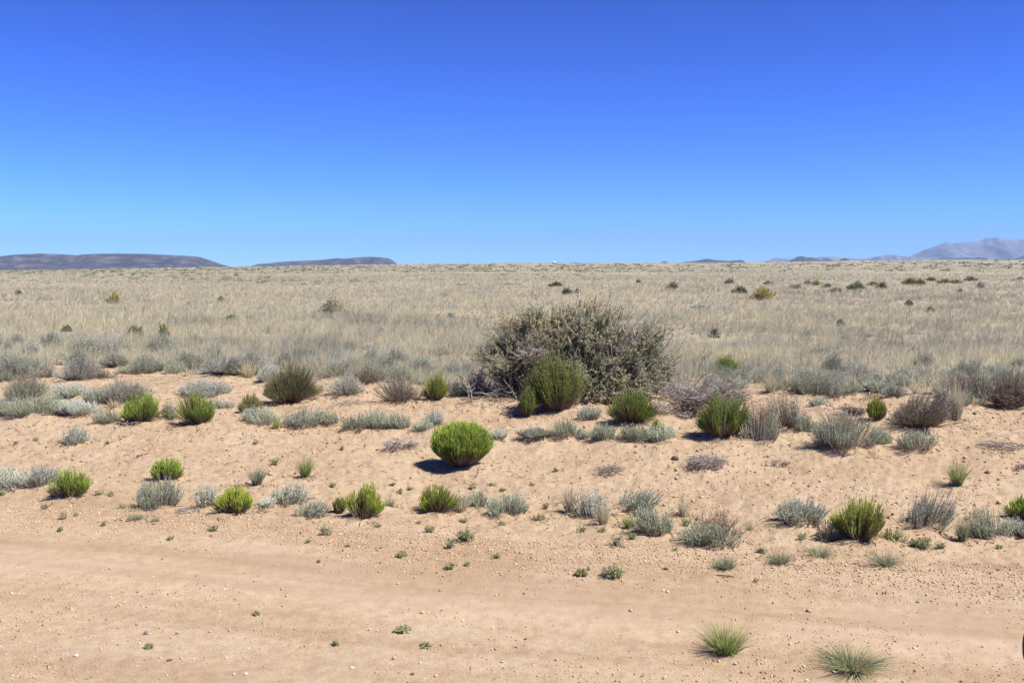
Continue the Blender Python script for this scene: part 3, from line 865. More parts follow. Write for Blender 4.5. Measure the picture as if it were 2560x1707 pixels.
# ---- small weeds on the sand: px, base y, w, h
WEED = [
    (1540, 1364, 42, 26), (1452, 1333, 32, 18), (1502, 1336, 26, 20), (1717, 1317, 32, 24), (1582, 1348, 26, 18), (1347, 1299, 36, 14), (1687, 1377, 14, 7),
    (112, 1271, 24, 15), (160, 1297, 26, 20), (190, 1291, 14, 9), (150, 1330, 17, 15), (258, 1314, 18, 12), (532, 1328, 30, 17), (428, 1349, 20, 12),
    (246, 1242, 28, 18), (277, 1241, 24, 14), (373, 1621, 24, 14), (5, 1238, 20, 18), (498, 1241, 20, 14), (592, 1222, 22, 14),
    (815, 1338, 34, 28), (770, 1358, 16, 11), (945, 1319, 22, 12), (1005, 1393, 30, 18), (1046, 1313, 18, 10), (1074, 1331, 34, 20), (1126, 1371, 36, 25),
    (1160, 1305, 26, 14), (1240, 1396, 24, 14), (1125, 1424, 34, 18), (1168, 1414, 20, 10), (1008, 1582, 50, 20), (840, 1613, 24, 14), (1066, 1619, 34, 14),
    (640, 1539, 20, 11), (1256, 1317, 24, 14), (797, 1406, 12, 7), (870, 1368, 12, 7), (689, 1161, 28, 18), (855, 1123, 14, 14), (832, 1218, 26, 14),
    (999, 1230, 20, 10), (981, 1213, 18, 9), (1025, 1223, 16, 9), (1096, 1223, 16, 9), (1181, 1225, 20, 14), (1229, 1219, 26, 12), (1257, 1231, 20, 10),
    (2350, 1374, 28, 20), (1800, 1322, 16, 12), (1905, 1384, 30, 18), (2498, 1372, 18, 12), (1366, 1268, 20, 16), (1390, 1180, 16, 12), (1330, 1215, 18, 9),
    (640, 1110, 18, 9), (270, 1112, 16, 10), (90, 1103, 18, 10), (745, 1225, 18, 12), (562, 1262, 16, 14), (1663, 1304, 20, 14), (1442, 1280, 18, 12),
    (1890, 1455, 16, 9), (2280, 1370, 18, 12), (2006, 1350, 30, 22), (1470, 1425, 10, 6), (1664, 1424, 10, 7),
]
for (px, by, w, h) in WEED:
    r = rng_of(nseed())
    q, wm, hm = place(px, by, w * 1.1, h * 1.1, 0.4)
    t = thing('weed', 'weed', q, r.uniform(0, 6.28))
    lf, st, _ = gen_weed(r, wm, hm)
    part(lf, 'leaves', M['weed'], t); part(st, 'stems', M['greytwig'], t)
    d = 'tiny grey-green weed' if w < 22 else ('small grey-green weed' if w < 32 else 'leafy grey-green weed')
    register(t, 'weed', d, px, by - h / 2)

# ---- dead brush and stick piles: px, base y, w, h, n, material, desc, landmark
for (px, by, w, h, n, rad, mat, desc, lm) in [
    (1002, 1130, 86, 40, 110, 0.0035, 'greytwig', 'flat tangle of dead grey sticks', 'the flat stick tangle'),
    (1765, 1178, 102, 50, 240, 0.003, 'greytwig', 'dense pile of dead grey twigs', 'the dense dead twig pile'),
    (1525, 1190, 74, 30, 130, 0.0025, 'greytwig', 'small heap of dead grey twigs', 'the small dead twig heap'),
    (1765, 1040, 215, 125, 520, 0.005, 'greytwig', 'large sprawling grey dead brush by the saltbush', 'the grey dead brush'),
    (2132, 1042, 66, 38, 90, 0.006, 'browntwig', 'dark dead root pile on the sand', 'the dark root pile'),
    (2172, 1000, 56, 26, 14, 0.005, 'palewood', 'bleached curved dead branches', None),
    (2505, 1132, 112, 24, 90, 0.003, 'greytwig', 'thin scatter of grey sticks', 'the thin stick scatter'),
    (1950, 1165, 52, 18, 60, 0.0022, 'greytwig', 'low scrap of dead twigs', None),
    (870, 1019, 92, 24, 60, 0.003, 'palewood', 'pale dry twigs lying on sand', None),
    (1640, 1045, 120, 44, 160, 0.004, 'palewood', 'curled tan dead branches', None),
    (2530, 1030, 110, 102, 340, 0.004, 'browntwig', 'dark dense twiggy brush', 'the dark twiggy brush'),
    (1715, 1048, 46, 38, 60, 0.004, 'palewood', 'small knot of pale curved sticks', None),
    (640, 1288, 60, 12, 24, 0.003, 'greytwig', 'few thin sticks under a bush', None),
    (470, 1285, 60, 12, 24, 0.003, 'greytwig', 'few loose twigs beside a green bush', None),
    (2550, 1345, 40, 40, 50, 0.006, 'browntwig', 'thick brown broken branches', None),
    (2560, 1175, 40, 24, 30, 0.004, 'browntwig', 'short dark sticks', None),
    (330, 1066, 70, 22, 30, 0.005, 'greytwig', 'bleached roots under a green bush', None),
]:
    r = rng_of(nseed())
    q, wm, hm = place(px, by, w, h, 0.6)
    t = thing('dead_brush', 'dead brush', q, r.uniform(0, 6.28))
    part(gen_sticks(r, wm, hm, n, rad), 'sticks', M[mat], t)
    register(t, 'dead brush', desc, px, by - h / 2, lm)

# pale leafless stalk plant left of the saltbush
r = rng_of(nseed())
q, wm, hm = place(1175, 1011, 42, 62, 0.3)
t = thing('dry_stalk', 'dry plant', q)
g = Geo()
for k in range(4):
    a = np.array([[0.02 * k - 0.03, 0, 0]]); c = np.array([[r.uniform(-wm / 2, wm / 2), r.uniform(-0.05, 0.05), hm * r.uniform(0.7, 1)]])
    C = bez(a, (a + c) / 2 + [[0.04, 0, 0.05]], c, 6); g.tubes(C, 0.006, 0.003, np.array([0.8]))
    for j in (2, 3, 4):
        for s in (-1, 1):
            b0 = C[:, j]; e = b0 + [[s * 0.07 * r.uniform(0.6, 1.2), r.uniform(-0.05, 0.05), 0.07]]
            g.tubes(bez(b0, (b0 + e) / 2 + [[0, 0, -0.01]], e, 4), 0.003, 0.0015, np.array([0.6]))
part(g, 'stalks', M['palewood'], t)
register(t, 'dry plant', 'pale leafless branching stalk', 1175, 980, None)

# ---- stones that one can pick out
for (px, by, w, h, mat, desc) in [
    (364, 1587, 16, 11, 'stone_purple', 'purplish grey stone lying on the road'), (442, 1586, 9, 8, 'stone_purple', 'small purplish stone'),
    (189, 1642, 12, 8, 'stone_white', 'small whitish stone'), (421, 1652, 17, 7, 'stone_dark', 'flat brown stone'), (565, 1647, 9, 7, 'stone_white', 'little pale stone'),
    (1031, 1686, 12, 7, 'stone_dark', 'dark rounded stone'), (986, 1647, 13, 10, 'stone_pink', 'pinkish pale stone'), (995, 1459, 10, 6, 'stone_pink', 'small pink stone'),
    (1577, 1528, 13, 8, 'stone_grey', 'pale grey chipped stone'), (1424, 1435, 9, 6, 'stone_white', 'small white stone'), (2024, 1531, 16, 10, 'stone_grey', 'grey angular stone'),
    (2298, 1505, 15, 8, 'stone_grey', 'flat grey stone'), (1976, 1613, 7, 8, 'stone_white', 'small chalky stone'), (1689, 1151, 21, 12, 'stone_dark', 'dark brown rock on the sand'),
    (38, 1113, 12, 10, 'stone_dark', 'dark clod on the sand'), (584, 1686, 10, 7, 'stone_white', 'whitish road pebble'), (614, 1688, 10, 7, 'stone_white', 'pale round pebble'),
    (28, 1486, 8, 7, 'stone_white', 'little white road stone'), (880, 1670, 12, 6, 'stone_white', 'white flat pebble'), (345, 1149, 10, 7, 'stone_dark', 'small dark clod'),
    (1664, 1694, 9, 6, 'stone_white', 'white chip of stone'), (2018, 1702, 9, 8, 'stone_white', 'round white pebble'), (2540, 1500, 8, 6, 'stone_white', 'tiny white pebble'),
]:
    r = rng_of(nseed())
    p = hit(px, by)
    wm = w * p[1] / F; hm = max(h * p[1] / F * 0.9, 0.4 * wm)
    o = link('stone', gen_stone(r, wm, hm, M[mat]), None, (p[0], p[1] + wm * 0.3, gz1(p[0], p[1] + wm * 0.3) - hm * 0.05), r.uniform(-0.6, 0.6))
    o['category'] = 'stone'
    register(o, 'stone', desc, px, by - h / 2, 'the purplish road stone' if px == 364 else ('the dark brown rock' if px == 1689 else None))

# a stick lying on the gravel
r = rng_of(nseed())
p = hit(1812, 1440)
g = Geo()
C = np.array([[[-0.05, 0.02, 0.006], [-0.02, 0.008, 0.010], [0.02, -0.004, 0.009], [0.055, -0.022, 0.005]]])
g.tubes(C, 0.005, 0.003, np.array([0.25])); g.tubes(C * [[[0.6, -1.2, 1]]] + [[[0.01, 0.0, 0]]], 0.004, 0.002, np.array([0.6]))
o = link('stick', g.mesh('stick', M['browntwig']), None, (p[0], p[1], gz1(p[0], p[1])), 0.1); o['category'] = 'stick'
register(o, 'stick', 'short forked stick on bare gravel', 1812, 1438, None)


# ---- the big four-wing saltbush
def saltbush():
    r = rng_of(777)
    px, by = 1432, 1046
    p = hit(px, by)
    p = hit(px, 1018); q = p * 1.0
    Dp = 262 * p[1] / F * 0.8; q = p * (1 + Dp / np.hypot(p[0], p[1]))
    q[2] = gz1(q[0], q[1])
    sx = q[1] / F                              # metres per photo pixel at the bush
    Wd = 300 * sx
    v = ray(px, 742); Hh = CAM_Z + v[2] * q[1] / v[1] - q[2]
    t = thing('saltbush', 'bush', q)
    leaf = Geo(); twig = Geo(); dead = Geo(); limbs = Geo()
    cl = []
    while len(cl) < 260:
        a = r.uniform(0, 6.283); e = math.asin(r.uniform(0.02, 1)); s = r.uniform(0.78, 1.0) if r.uniform() < 0.75 else r.uniform(0.45, 0.8)
        s *= 0.95 + 0.09 * math.sin(a * 5 + 1.3) * math.cos(e * 6 + a) + 0.05 * math.sin(a * 11)
        x = math.cos(a) * math.cos(e); y = math.sin(a) * math.cos(e); z = math.sin(e)
        u, vv = x * s, z * s
        # a leaning outline: the left shoulder lower, the top right of centre
        top = np.interp(u, [-1, -0.85, -0.6, -0.35, 0, 0.25, 0.5, 0.75, 1.0], [0.45, 0.64, 0.82, 0.95, 1.02, 1.04, 0.93, 0.76, 0.52]) / max(math.sqrt(max(1 - u * u, 0.05)), 0.32)
        zz = vv * min(top, 1.25)
        zz = max(zz, 0.05)
        if y < 0.35:
            if -0.02 < u < 0.46 and 0.40 < zz < 0.58 and s > 0.6:
                continue                       # the dark hollow in the front
            if -1.0 < u < -0.42 and zz < 0.36:
                continue                       # the undercut left side
            if u > 0.35 and zz < 0.12:
                continue
        bare = (-0.58 < u < -0.2 and 0.36 < zz < 0.60) or (0.34 < u < 0.62 and 0.62 < zz < 0.92)
        cl.append((u * Wd, y * s * Dp, zz * Hh, bare, zz, u))
    for (x, y, z, bare, zz, u) in cl:
        c = np.array([x, y, z])
        nt_ = 20 if not bare else 26
        od = norm(np.array([x / Wd, y / Dp, 0.25 + zz]))
        b = c - od * 0.22 + r.normal(size=(nt_, 3)) * 0.05
        ln = r.uniform(0.14, 0.30, nt_) * (1.0 if zz < 0.8 else 0.9)
        dv = norm(od + r.normal(size=(nt_, 3)) * 0.55 + [0, 0, 0.15])
        tip = b + dv * ln[:, None]
        mid = (b + tip) / 2 + r.normal(size=(nt_, 3)) * 0.03
        C = bez(b, mid, tip, 4)
        (dead if bare else twig).tubes(C, 0.0035, 0.0013, r.uniform(0.2, 1, nt_))
        if not bare or r.uniform() < 0.25:
            per = 66 if not bare else 10
            tt = r.uniform(0.25, 1.0, (nt_, per))[:, :, None]
            P = (b[:, None] * (1 - tt) ** 2 + 2 * mid[:, None] * tt * (1 - tt) + tip[:, None] * tt * tt).reshape(-1, 3)
            D = np.repeat(dv, per, 0) * 0.6 + rdir(r, nt_ * per)
            mu = 0.5 + 0.33 * max(0, zz - 0.68) / 0.3 + r.normal() * 0.19; ls = r.uniform(0.75, 1.35)
            leaf.leaves(P, D, 0.022 * ls * r.uniform(0.6, 1.3, nt_ * per), 0.0095 * ls, mu + r.normal(size=nt_ * per) * 0.14, r)
        # branch from the crown's foot to the clump
        b0 = np.array([[x * 0.12 + r.normal() * 0.1, y * 0.12 + r.normal() * 0.1, 0.0]])
        m0 = np.array([[x * 0.55 + r.normal() * 0.08, y * 0.55 + r.normal() * 0.08, z * 0.35 + 0.05]])
        limbs.tubes(bez(b0, m0, c[None], 7) + np.concatenate([np.zeros((1, 1, 3)), r.normal(size=(1, 5, 3)) * 0.02, np.zeros((1, 1, 3))], 1), 0.013, 0.004, r.uniform(0.05, 0.6, 1))
    # inner tangle of bare twigs
    n = 1100
    a = r.uniform(0, 6.283, n); rr = np.sqrt(r.uniform(0, 1, n)) * 0.80
    b = np.stack([np.cos(a) * rr * Wd, np.sin(a) * rr * Dp, Hh * np.sqrt(np.maximum(1 - rr ** 2, 0)) * r.uniform(0.02, 0.82, n)], 1)
    dv = norm(np.stack([np.cos(a) * 0.8, np.sin(a) * 0.8, r.uniform(-0.25, 0.9, n)], 1) + r.normal(size=(n, 3)) * 0.5)
    ln = r.uniform(0.1, 0.27, n)
    tip = b + dv * ln[:, None]; tip[:, 2] = np.maximum(tip[:, 2], 0.01)
    twig.tubes(bez(b, (b + tip) / 2 + r.normal(size=(n, 3)) * 0.035, tip, 5), 0.004, 0.0015, r.uniform(0, 0.9, n))
    # long escaping twigs along the top and sides
    for (u, zz, du, dz) in [(-0.72, 0.86, -0.02, 0.12), (-0.78, 0.74, -0.06, 0.1), (0.02, 0.99, 0.02, 0.1), (0.28, 0.97, 0.04, 0.1), (0.52, 0.78, 0.2, 0.2), (0.62, 0.7, 0.16, 0.14), (-0.3, 0.97, -0.03, 0.07), (0.86, 0.5, 0.08, 0.1), (-0.93, 0.55, -0.05, 0.05)]:
        b = np.array([[u * Wd, r.uniform(-0.2, 0.1), zz * Hh - 0.08]]); e = b + [[du * Wd, 0, dz * Hh + 0.08]]
        C = bez(b, (b + e) / 2 + [[0.02, 0, 0.02]], e, 5); twig.tubes(C, 0.004, 0.002, np.array([0.3]))
        P = np.repeat(C[0, 2:], 14, 0); leaf.leaves(P + r.normal(size=P.shape) * 0.008, rdir(r, len(P)) + [0, 0, 0.5], 0.024, 0.009, 0.85 + r.normal(size=len(P)) * 0.1, r)
    # tan dead branches over the upper left and the lower right
    for (u, zz, n, wd, hd) in [(-0.62, 0.72, 34, 0.42, 0.22), (0.62, 0.14, 60, 0.8, 0.30), (0.3, 0.10, 30, 0.5, 0.2), (-0.35, 0.5, 60, 0.38, 0.24), (-0.62, 0.10, 22, 0.6, 0.3)]:
        gg = gen_sticks(r, wd, hd, n, 0.004, 0.5)
        yy = -Dp * math.sqrt(max(0.05, 1 - u * u - zz * zz)) * 0.93
        for V_, F_, T_ in zip(gg.V, gg.Fc, gg.T):
            dead.add(V_ + np.array([u * Wd, yy, max(zz * Hh - hd * 0.3, 0.0)]), F_, T_)
    part(leaf, 'foliage', M['saltleaf'], t); part(twig, 'twigs', M['greytwig'], t)
    part(dead, 'dead_twigs', M['greytwig'], t); part(limbs, 'branches', M['browntwig'], t)
    register(t, 'saltbush', 'huge domed saltbush, the tallest bush on the bank', px, 900, 'the huge saltbush', tail='')


saltbush()


# ---- shrubs out on the plain
def gen_far(r, w, h, dens=1.0):
    n = int(np.clip(90 * dens, 30, 300))
    d = float(max(w, 0.6))
    return leafy(r, w, h, 'dome', 0.3, n, 14, 0.05 * d + 0.012, 0.022 * d + 0.004, 0.35, 0.9, 0.5, 0.2, 0.004 * d, 0.4, 0.4, 0.0)


FAR = [  # px, base y, w, h, material, desc, landmark
    (283, 760, 34, 26, 'yellowbush', 'golden yellow shrub alone in the grass', 'the golden yellow shrub'), (338, 847, 42, 30, 'olive', 'rounded green shrub in tall grass', 'the rounded green shrub'),
    (412, 851, 24, 34, 'olive', 'narrow upright green shrub', None), (577, 809, 42, 20, 'farbush', 'dark green spreading shrub', 'the dark spreading shrub'),
    (556, 756, 20, 13, 'farbush', 'small green shrub', None), (628, 807, 30, 15, 'farbush', 'dark grey-green shrub', None), (167, 831, 20, 14, 'farbush', 'small sprig-like green shrub', None),
    (48, 737, 18, 10, 'farbush', 'small dark green shrub', None), (474, 763, 12, 8, 'brownsage', 'tiny grey shrub', None),
    (833, 789, 62, 44, 'saltleaf', 'grey-green shrub with dark twigs', 'the grey-green shrub on the plain'), (1679, 725, 26, 20, 'farbush', 'dark green rounded shrub', None),
    (1850, 737, 38, 19, 'farbush', 'wide dusty green shrub', None), (1900, 752, 58, 31, 'yellowbush', 'broad yellow-green shrub', 'the broad yellow-green shrub'),
    (1416, 737, 28, 16, 'farbush', 'dusty green shrub', None), (1443, 735, 12, 11, 'farbush', 'small round green shrub', None), (1823, 710, 24, 12, 'farbush', 'grey-green low shrub', None),
    (1385, 717, 34, 11, 'farbush', 'long dark shrub', None), (1597, 707, 14, 7, 'farbush', 'small dark shrub', None), (2042, 713, 22, 12, 'green', 'bright green dome-shaped shrub', 'the bright dome shrub on the plain'),
    (2020, 711, 24, 9, 'brownsage', 'low grey-brown shrub', None), (2064, 720, 24, 10, 'farbush', 'spreading green shrub', None), (2142, 728, 40, 20, 'farbush', 'ragged grey and green shrub', None),
    (2178, 715, 30, 10, 'olive', 'flat green shrub', None), (2201, 723, 28, 16, 'farbush', 'dusty grey-green shrub', None), (2270, 712, 42, 14, 'olive', 'long green shrub', None),
    (2300, 713, 28, 14, 'olive', 'upright-tipped green shrub', None), (2330, 703, 24, 9, 'olive', 'small olive shrub', None), (2355, 709, 32, 9, 'olive', 'flat olive shrub', None), (2390, 709, 28, 8, 'olive', 'low olive shrub', None),
    (2429, 703, 30, 10, 'farbush', 'grey-green spreading shrub', None), (2452, 721, 18, 15, 'brownsage', 'dark twiggy shrub', None), (2088, 731, 36, 10, 'brownsage', 'grey leafless low shrub', None),
    (1985, 723, 40, 10, 'brownsage', 'flat grey twiggy shrub', None), (2400, 733, 14, 9, 'farbush', 'little green shrub', None), (2325, 782, 20, 12, 'olive', 'small yellowish shrub', None),
    (2285, 735, 20, 8, 'brownsage', 'small grey shrub', None), (1920, 712, 22, 10, 'brownsage', 'brownish low shrub', None), (2545, 700, 22, 6, 'farbush', 'thin dark shrub', None),
    (1450, 805, 40, 12, 'brownsage', 'low grey mound shrub', None), (1690, 800, 46, 12, 'silver', 'pale silvery low shrub', None), (1745, 775, 50, 12, 'silver', 'silver patch shrub', None),
    (650, 790, 30, 12, 'silver', 'pale low sage shrub', None), (1130, 800, 20, 16, 'brownsage', 'dark upright tussock shrub', None), (1085, 820, 36, 16, 'silver', 'pale silver shrub', None),
    (2100, 818, 20, 16, 'brownsage', 'dark brown tussock shrub', None), (2120, 855, 34, 14, 'brownsage', 'grey-brown tussock shrub', None), (1790, 845, 30, 20, 'brownsage', 'drab twiggy shrub', None),
    (2270, 765, 20, 12, 'farbush', 'dark tussock shrub', None),
]
for (px, by, w, h, mat, desc, lm) in FAR:
    r = rng_of(nseed())
    q, wm, hm = place(px, by, w, h, 0.5)
    t = thing('plain_shrub', 'shrub', q, r.uniform(0, 6.28))
    wm *= 1.1; hm *= 1.3
    lf, st = gen_far(r, wm, hm, 3.0)
    part(lf, 'foliage', M[mat], t); part(st, 'stems', M['greytwig'], t)
    register(t, 'plain shrub', desc, px, by - h / 2, lm, tail='on the plain')

# about two hundred more, drawn only as small dark dots in the photograph
r = rng_of(4242)
protos = []
for k in range(10):
    lf, st = gen_far(rng_of(nseed()), 1.0, 0.55, 0.8)
    g = Geo()
    for src in (lf, st):
        for V_, F_, T_ in zip(src.V, src.Fc, src.T):
            g.add(V_, F_, T_)
    protos.append(g.mesh('distant_shrub', M['farbush']))
rows = [(690, 120, 560, 30), (700, 30, 900, 34), (699, 560, 760, 22), (707, 640, 960, 24), (713, 1120, 1300, 12), (686, 100, 620, 24), (690, 1250, 1500, 14), (672, 1700, 2540, 34), (690, 2300, 2560, 5), (678, 900, 1900, 30)]
for (yy, x0, x1, n) in rows:
    for k in range(n):
        px = r.uniform(x0, x1); by = yy + r.normal() * 3.2
        by = max(by, float(np.interp(px, HOR[0], HOR[1])) + 6)
        w = r.uniform(9, 22) * (by - 640) / 60; h = w * r.uniform(0.22, 0.36); w *= 1.25
        p = hit(px, by)
        wm = w * p[1] / F; hm = h * p[1] / F
        wm = min(wm, 3.2); hm = min(hm, 1.3)
        o = link('distant_shrub', protos[int(r.integers(10))], None, (p[0], p[1], gz1(p[0], p[1]) - 0.05), r.uniform(0, 6.28))
        o.scale = (wm, wm, hm / 0.55)
        o['category'] = 'shrub'; o['group'] = 'small dark shrubs far out on the plain'
        o['label'] = 'small dark green shrub far out on the dry grass plain'


# ------------------------------------------------------------------ labels: nearest of its kind to a landmark
def make_labels():
    LM = [(t['lm'], t['px'], t['py'], t) for t in THINGS if t['lm']]
    LM.append(('the white house on the horizon', 1385, 652, None))

    def rel(t, l):
        dx, dy = t['px'] - l[1], t['py'] - l[2]
        if abs(dx) > 1.2 * abs(dy):
            return 'left of' if dx < 0 else 'right of'
        return 'in front of' if dy > 0 else 'behind'

    rank = {}
    for li, l in enumerate(LM):
        sets = {}
        for i, t in enumerate(THINGS):
            if t is l[3]:
                continue
            d = math.hypot(t['px'] - l[1], 1.6 * (t['py'] - l[2]))
            sets.setdefault((t['noun'], rel(t, l)), []).append((d, i))
        for key, v in sets.items():
            v.sort()
            for k, (d, i) in enumerate(v):
                rank.setdefault(i, []).append((k, d, key[1], l[0]))
    used = set()
    for i, t in enumerate(THINGS):
        if t['lm'] and t['noun'] == 'saltbush':
            t['o']['label'] = t['desc']; used.add(t['desc']); continue
        for (k, d, rl, ln) in sorted(rank[i], key=lambda a: a[0] * 400 + a[1]):
            word = ['nearest', 'second nearest', 'third nearest', 'fourth nearest', 'fifth nearest'][min(k, 4)]
            if rl in ('left of', 'right of'):
                tail = f'{word} {rl} {ln}' if k else f'just {rl} {ln}'
            else:
                tail = f'{word} {rl} {ln}' if k else f'{rl} {ln}'
            lab = f"{t['desc']}, {tail}"
            if lab in used or len(lab.replace('-', ' ').split()) > 16 and len(lab.split()) > 16:
                continue
            used.add(lab); t['o']['label'] = lab
            break


make_labels()

# ------------------------------------------------------------------ ground sheet
def ground_full(x, y):
    """The ground with a little drift of sand caught at each plant's foot."""
    z = ground_z(x, y)
    m = np.nonzero((np.hypot(x, y) < 24) & (y > 3) & (np.abs(x) < 13))[0]
    xs, ys = x[m], y[m]; add = np.zeros(len(m))
    for (fx, fy, fw, fh) in FEET:
        k = np.nonzero((np.abs(xs - fx) < fw * 1.5) & (np.abs(ys - fy) < fw * 1.5))[0]
        e = ((xs[k] - fx - 0.12 * fw) ** 2 + (ys[k] - fy) ** 2) / (0.55 * fw) ** 2
        add[k] = np.maximum(add[k], fh * np.exp(-e))
    z[m] += add
    return z


def sand_edge(px):                             # photo row where the grass begins
    return np.interp(px, [0, 300, 640, 900, 1150, 1700, 1900, 2200, 2560], [928, 915, 945, 962, 990, 975, 975, 982, 980])


def rowpix(x, y):                              # photo row of a ground point
    z = ground_z(x, y, False)
    yc = (y * FWD[1] + (z - CAM_Z) * FWD[2]); up = (y * UPV[1] + (z - CAM_Z) * UPV[2])
    return H0 / 2 - F * up / np.maximum(yc, 0.1)


def build_ground():
    rad = np.concatenate([[1.5, 2.5, 3.4], np.geomspace(4.0, 45, 430), np.geomspace(45.5, 35900, 230)])
    az = np.concatenate([np.arange(-180, -42, 10), np.linspace(-42, -30, 70, endpoint=False), np.linspace(-30, 30, 900), np.linspace(30, 42, 71)[1:], np.arange(50, 181, 10)]) * math.pi / 180
    az = az[:-1]                               # the last column closes on the first
    Rg, Ag = np.meshgrid(rad, az, indexing='ij')
    X = (Rg * np.sin(Ag)).ravel(); Y = (Rg * np.cos(Ag)).ravel()
    Z = ground_full(X, Y)
    V = np.stack([X, Y, Z], 1)
    nr, na = Rg.shape
    i = np.arange(nr - 1)[:, None] * na; j = np.arange(na)[None]; j2 = (j + 1) % na
    Fq = np.stack([i + j, i + na + j, i + na + j2, i + j2], -1).reshape(-1, 4)
    d = np.hypot(X, Y); u = track_u(X, Y)
    wob = 0.10 * fbm(X * 1.1, Y * 1.1, 3, 61)
    track = np.exp(-((u + wob - 0.25) / 0.17) ** 2) * 0.8 * (0.5 + 0.5 * fbm(X * 0.8, Y * 2, 3, 71) * 1.4)
    track = np.clip(track + 0.5 * np.exp(-((u + wob - 1.55) / 0.25) ** 2) * np.clip(0.3 + fbm(X * 0.9, Y * 0.9, 3, 72), 0, 1), 0, 1)
    track = np.clip(track + 0.45 * np.exp(-((u + wob * 0.3 - 0.05) / 0.045) ** 2) * np.clip(0.6 + 1.2 * fbm(X * 1.5, Y * 1.5, 3, 74), 0, 1) + 0.35 * np.exp(-((u + wob + 1.45) / 0.1) ** 2) * np.clip(0.3 + 1.4 * fbm(X * 0.9, Y * 0.9, 3, 75), 0, 1), 0, 1)
    pale = np.clip(0.6 * np.exp(-((u + wob * 0.6 + 0.15) / 0.15) ** 2) * (0.75 + fbm(X * 1.2, Y * 1.2, 3, 81)), 0, 1)
    grit = np.clip(0.75 - 0.55 * np.exp(-((u - 0.0) / 0.45) ** 2), 0, 1)
    px = np.where(Y > 0.5, az_px(X, Y), 1280); ry = rowpix(X, Y)
    gr = sstep(18, -22, ry - sand_edge(np.clip(px, 0, 2560)) + 46 * fbm(X * 0.5, Y * 0.5, 3, 91)) * sstep(8, 11, d)
    far = sstep(60, 220, d)
    me = build_mesh('ground', V, Fq, M['ground'], None, True, dict(streak=0.5 + 0.9 * fbm(X * 0.45, u * 5.0, 4, 77) * (1 - sstep(1.2, 2.5, u)), track=track, pale=pale, grit=grit, grassy=gr, far=far))
    # close the small hole under the camera
    o = link('ground', me)
    structure(o, 'pale sandy ground with a dirt track in front and a dry plain behind')
    return o


build_ground()

# ------------------------------------------------------------------ the sea of dry grass
def build_grass():
    r = rng_of(9001)
    g = Geo()
    bands = [(11, 20, 11000, 34, 0.0045, 0.26), (18, 34, 11500, 30, 0.0065, 0.27), (30, 65, 18000, 17, 0.011, 0.28), (60, 150, 24000, 10, 0.022, 0.30), (140, 420, 31000, 6, 0.06, 0.34), (400, 1750, 29000, 4, 0.2, 0.36)]
    for (d0, d1, n, nb, bw, hh) in bands:
        # spread evenly over the picture's rows, i.e. in 1/d, blended with an even spread in log d
        q = r.uniform(size=n)
        dd = np.where(r.uniform(size=n) < 0.6, 1 / (1 / d0 + q * (1 / d1 - 1 / d0)), d0 * (d1 / d0) ** q)
        aa = r.uniform(-37, 37, n) * math.pi / 180
        x = dd * np.sin(aa); y = dd * np.cos(aa)
        px = az_px(x, y); ry = rowpix(x, y)
        dens = sstep(16, -26, ry - sand_edge(np.clip(px, 0, 2560)) + 46 * fbm(x * 0.5, y * 0.5, 3, 91))
        patch = fbm(x * 0.35, y * 0.35, 3, 101)
        keep = r.uniform(size=n) < dens * np.clip(0.95 + patch * 1.5, 0.15, 1)
        x, y, patch = x[keep], y[keep], patch[keep]
        n = len(x)
        zz = ground_z(x, y)
        big = fbm(x * 0.06, y * 0.06, 3, 111)
        right = sstep(0.0, 0.5, x / y)
        tb = 0.66 + 0.20 * big + 0.5 * fbm(x * 0.5, y * 0.5, 2, 121) - 0.10 * right + r.normal(size=n) * 0.10
        size = np.clip(0.85 + 0.8 * fbm(x * 0.7, y * 0.7, 2, 131) + r.normal(size=n) * 0.22, 0.35, 1.7)
        P = np.repeat(np.stack([x, y, zz], 1), nb, 0); S = np.repeat(size, nb); m = len(P)
        az = r.uniform(0, 6.283, m); lean = np.abs(r.normal(size=m)) * 0.62
        L = hh * S * r.uniform(0.55, 1.15, m)
        spread = 0.10 * S * max(1.0, bw / 0.011) ** 0.6
        b = P + np.stack([np.cos(az) * spread * r.uniform(0, 1, m), np.sin(az) * spread * r.uniform(0, 1, m), 0 * az - 0.01], 1)
        wind = np.stack([np.full(m, 0.10), np.full(m, 0.02), np.zeros(m)], 1)
        tip = b + np.stack([np.cos(az) * lean, np.sin(az) * lean, 1 - 0.3 * lean], 1) * L[:, None] + wind * L[:, None]
        mid = (b + tip) / 2; mid[:, 2] += 0.10 * L
        C = bez(b, mid, tip, 3)
        T = np.minimum(np.repeat(tb, nb) + r.normal(size=m) * 0.12, 0.84)
        g.ribbons(C, bw * r.uniform(0.6, 1.4, m), T, r)
    o = link('dry_grass', g.mesh('dry_grass', M['plaingrass']))
    o['kind'] = 'stuff'; o['label'] = 'sea of pale dry grass covering the plain'


build_grass()


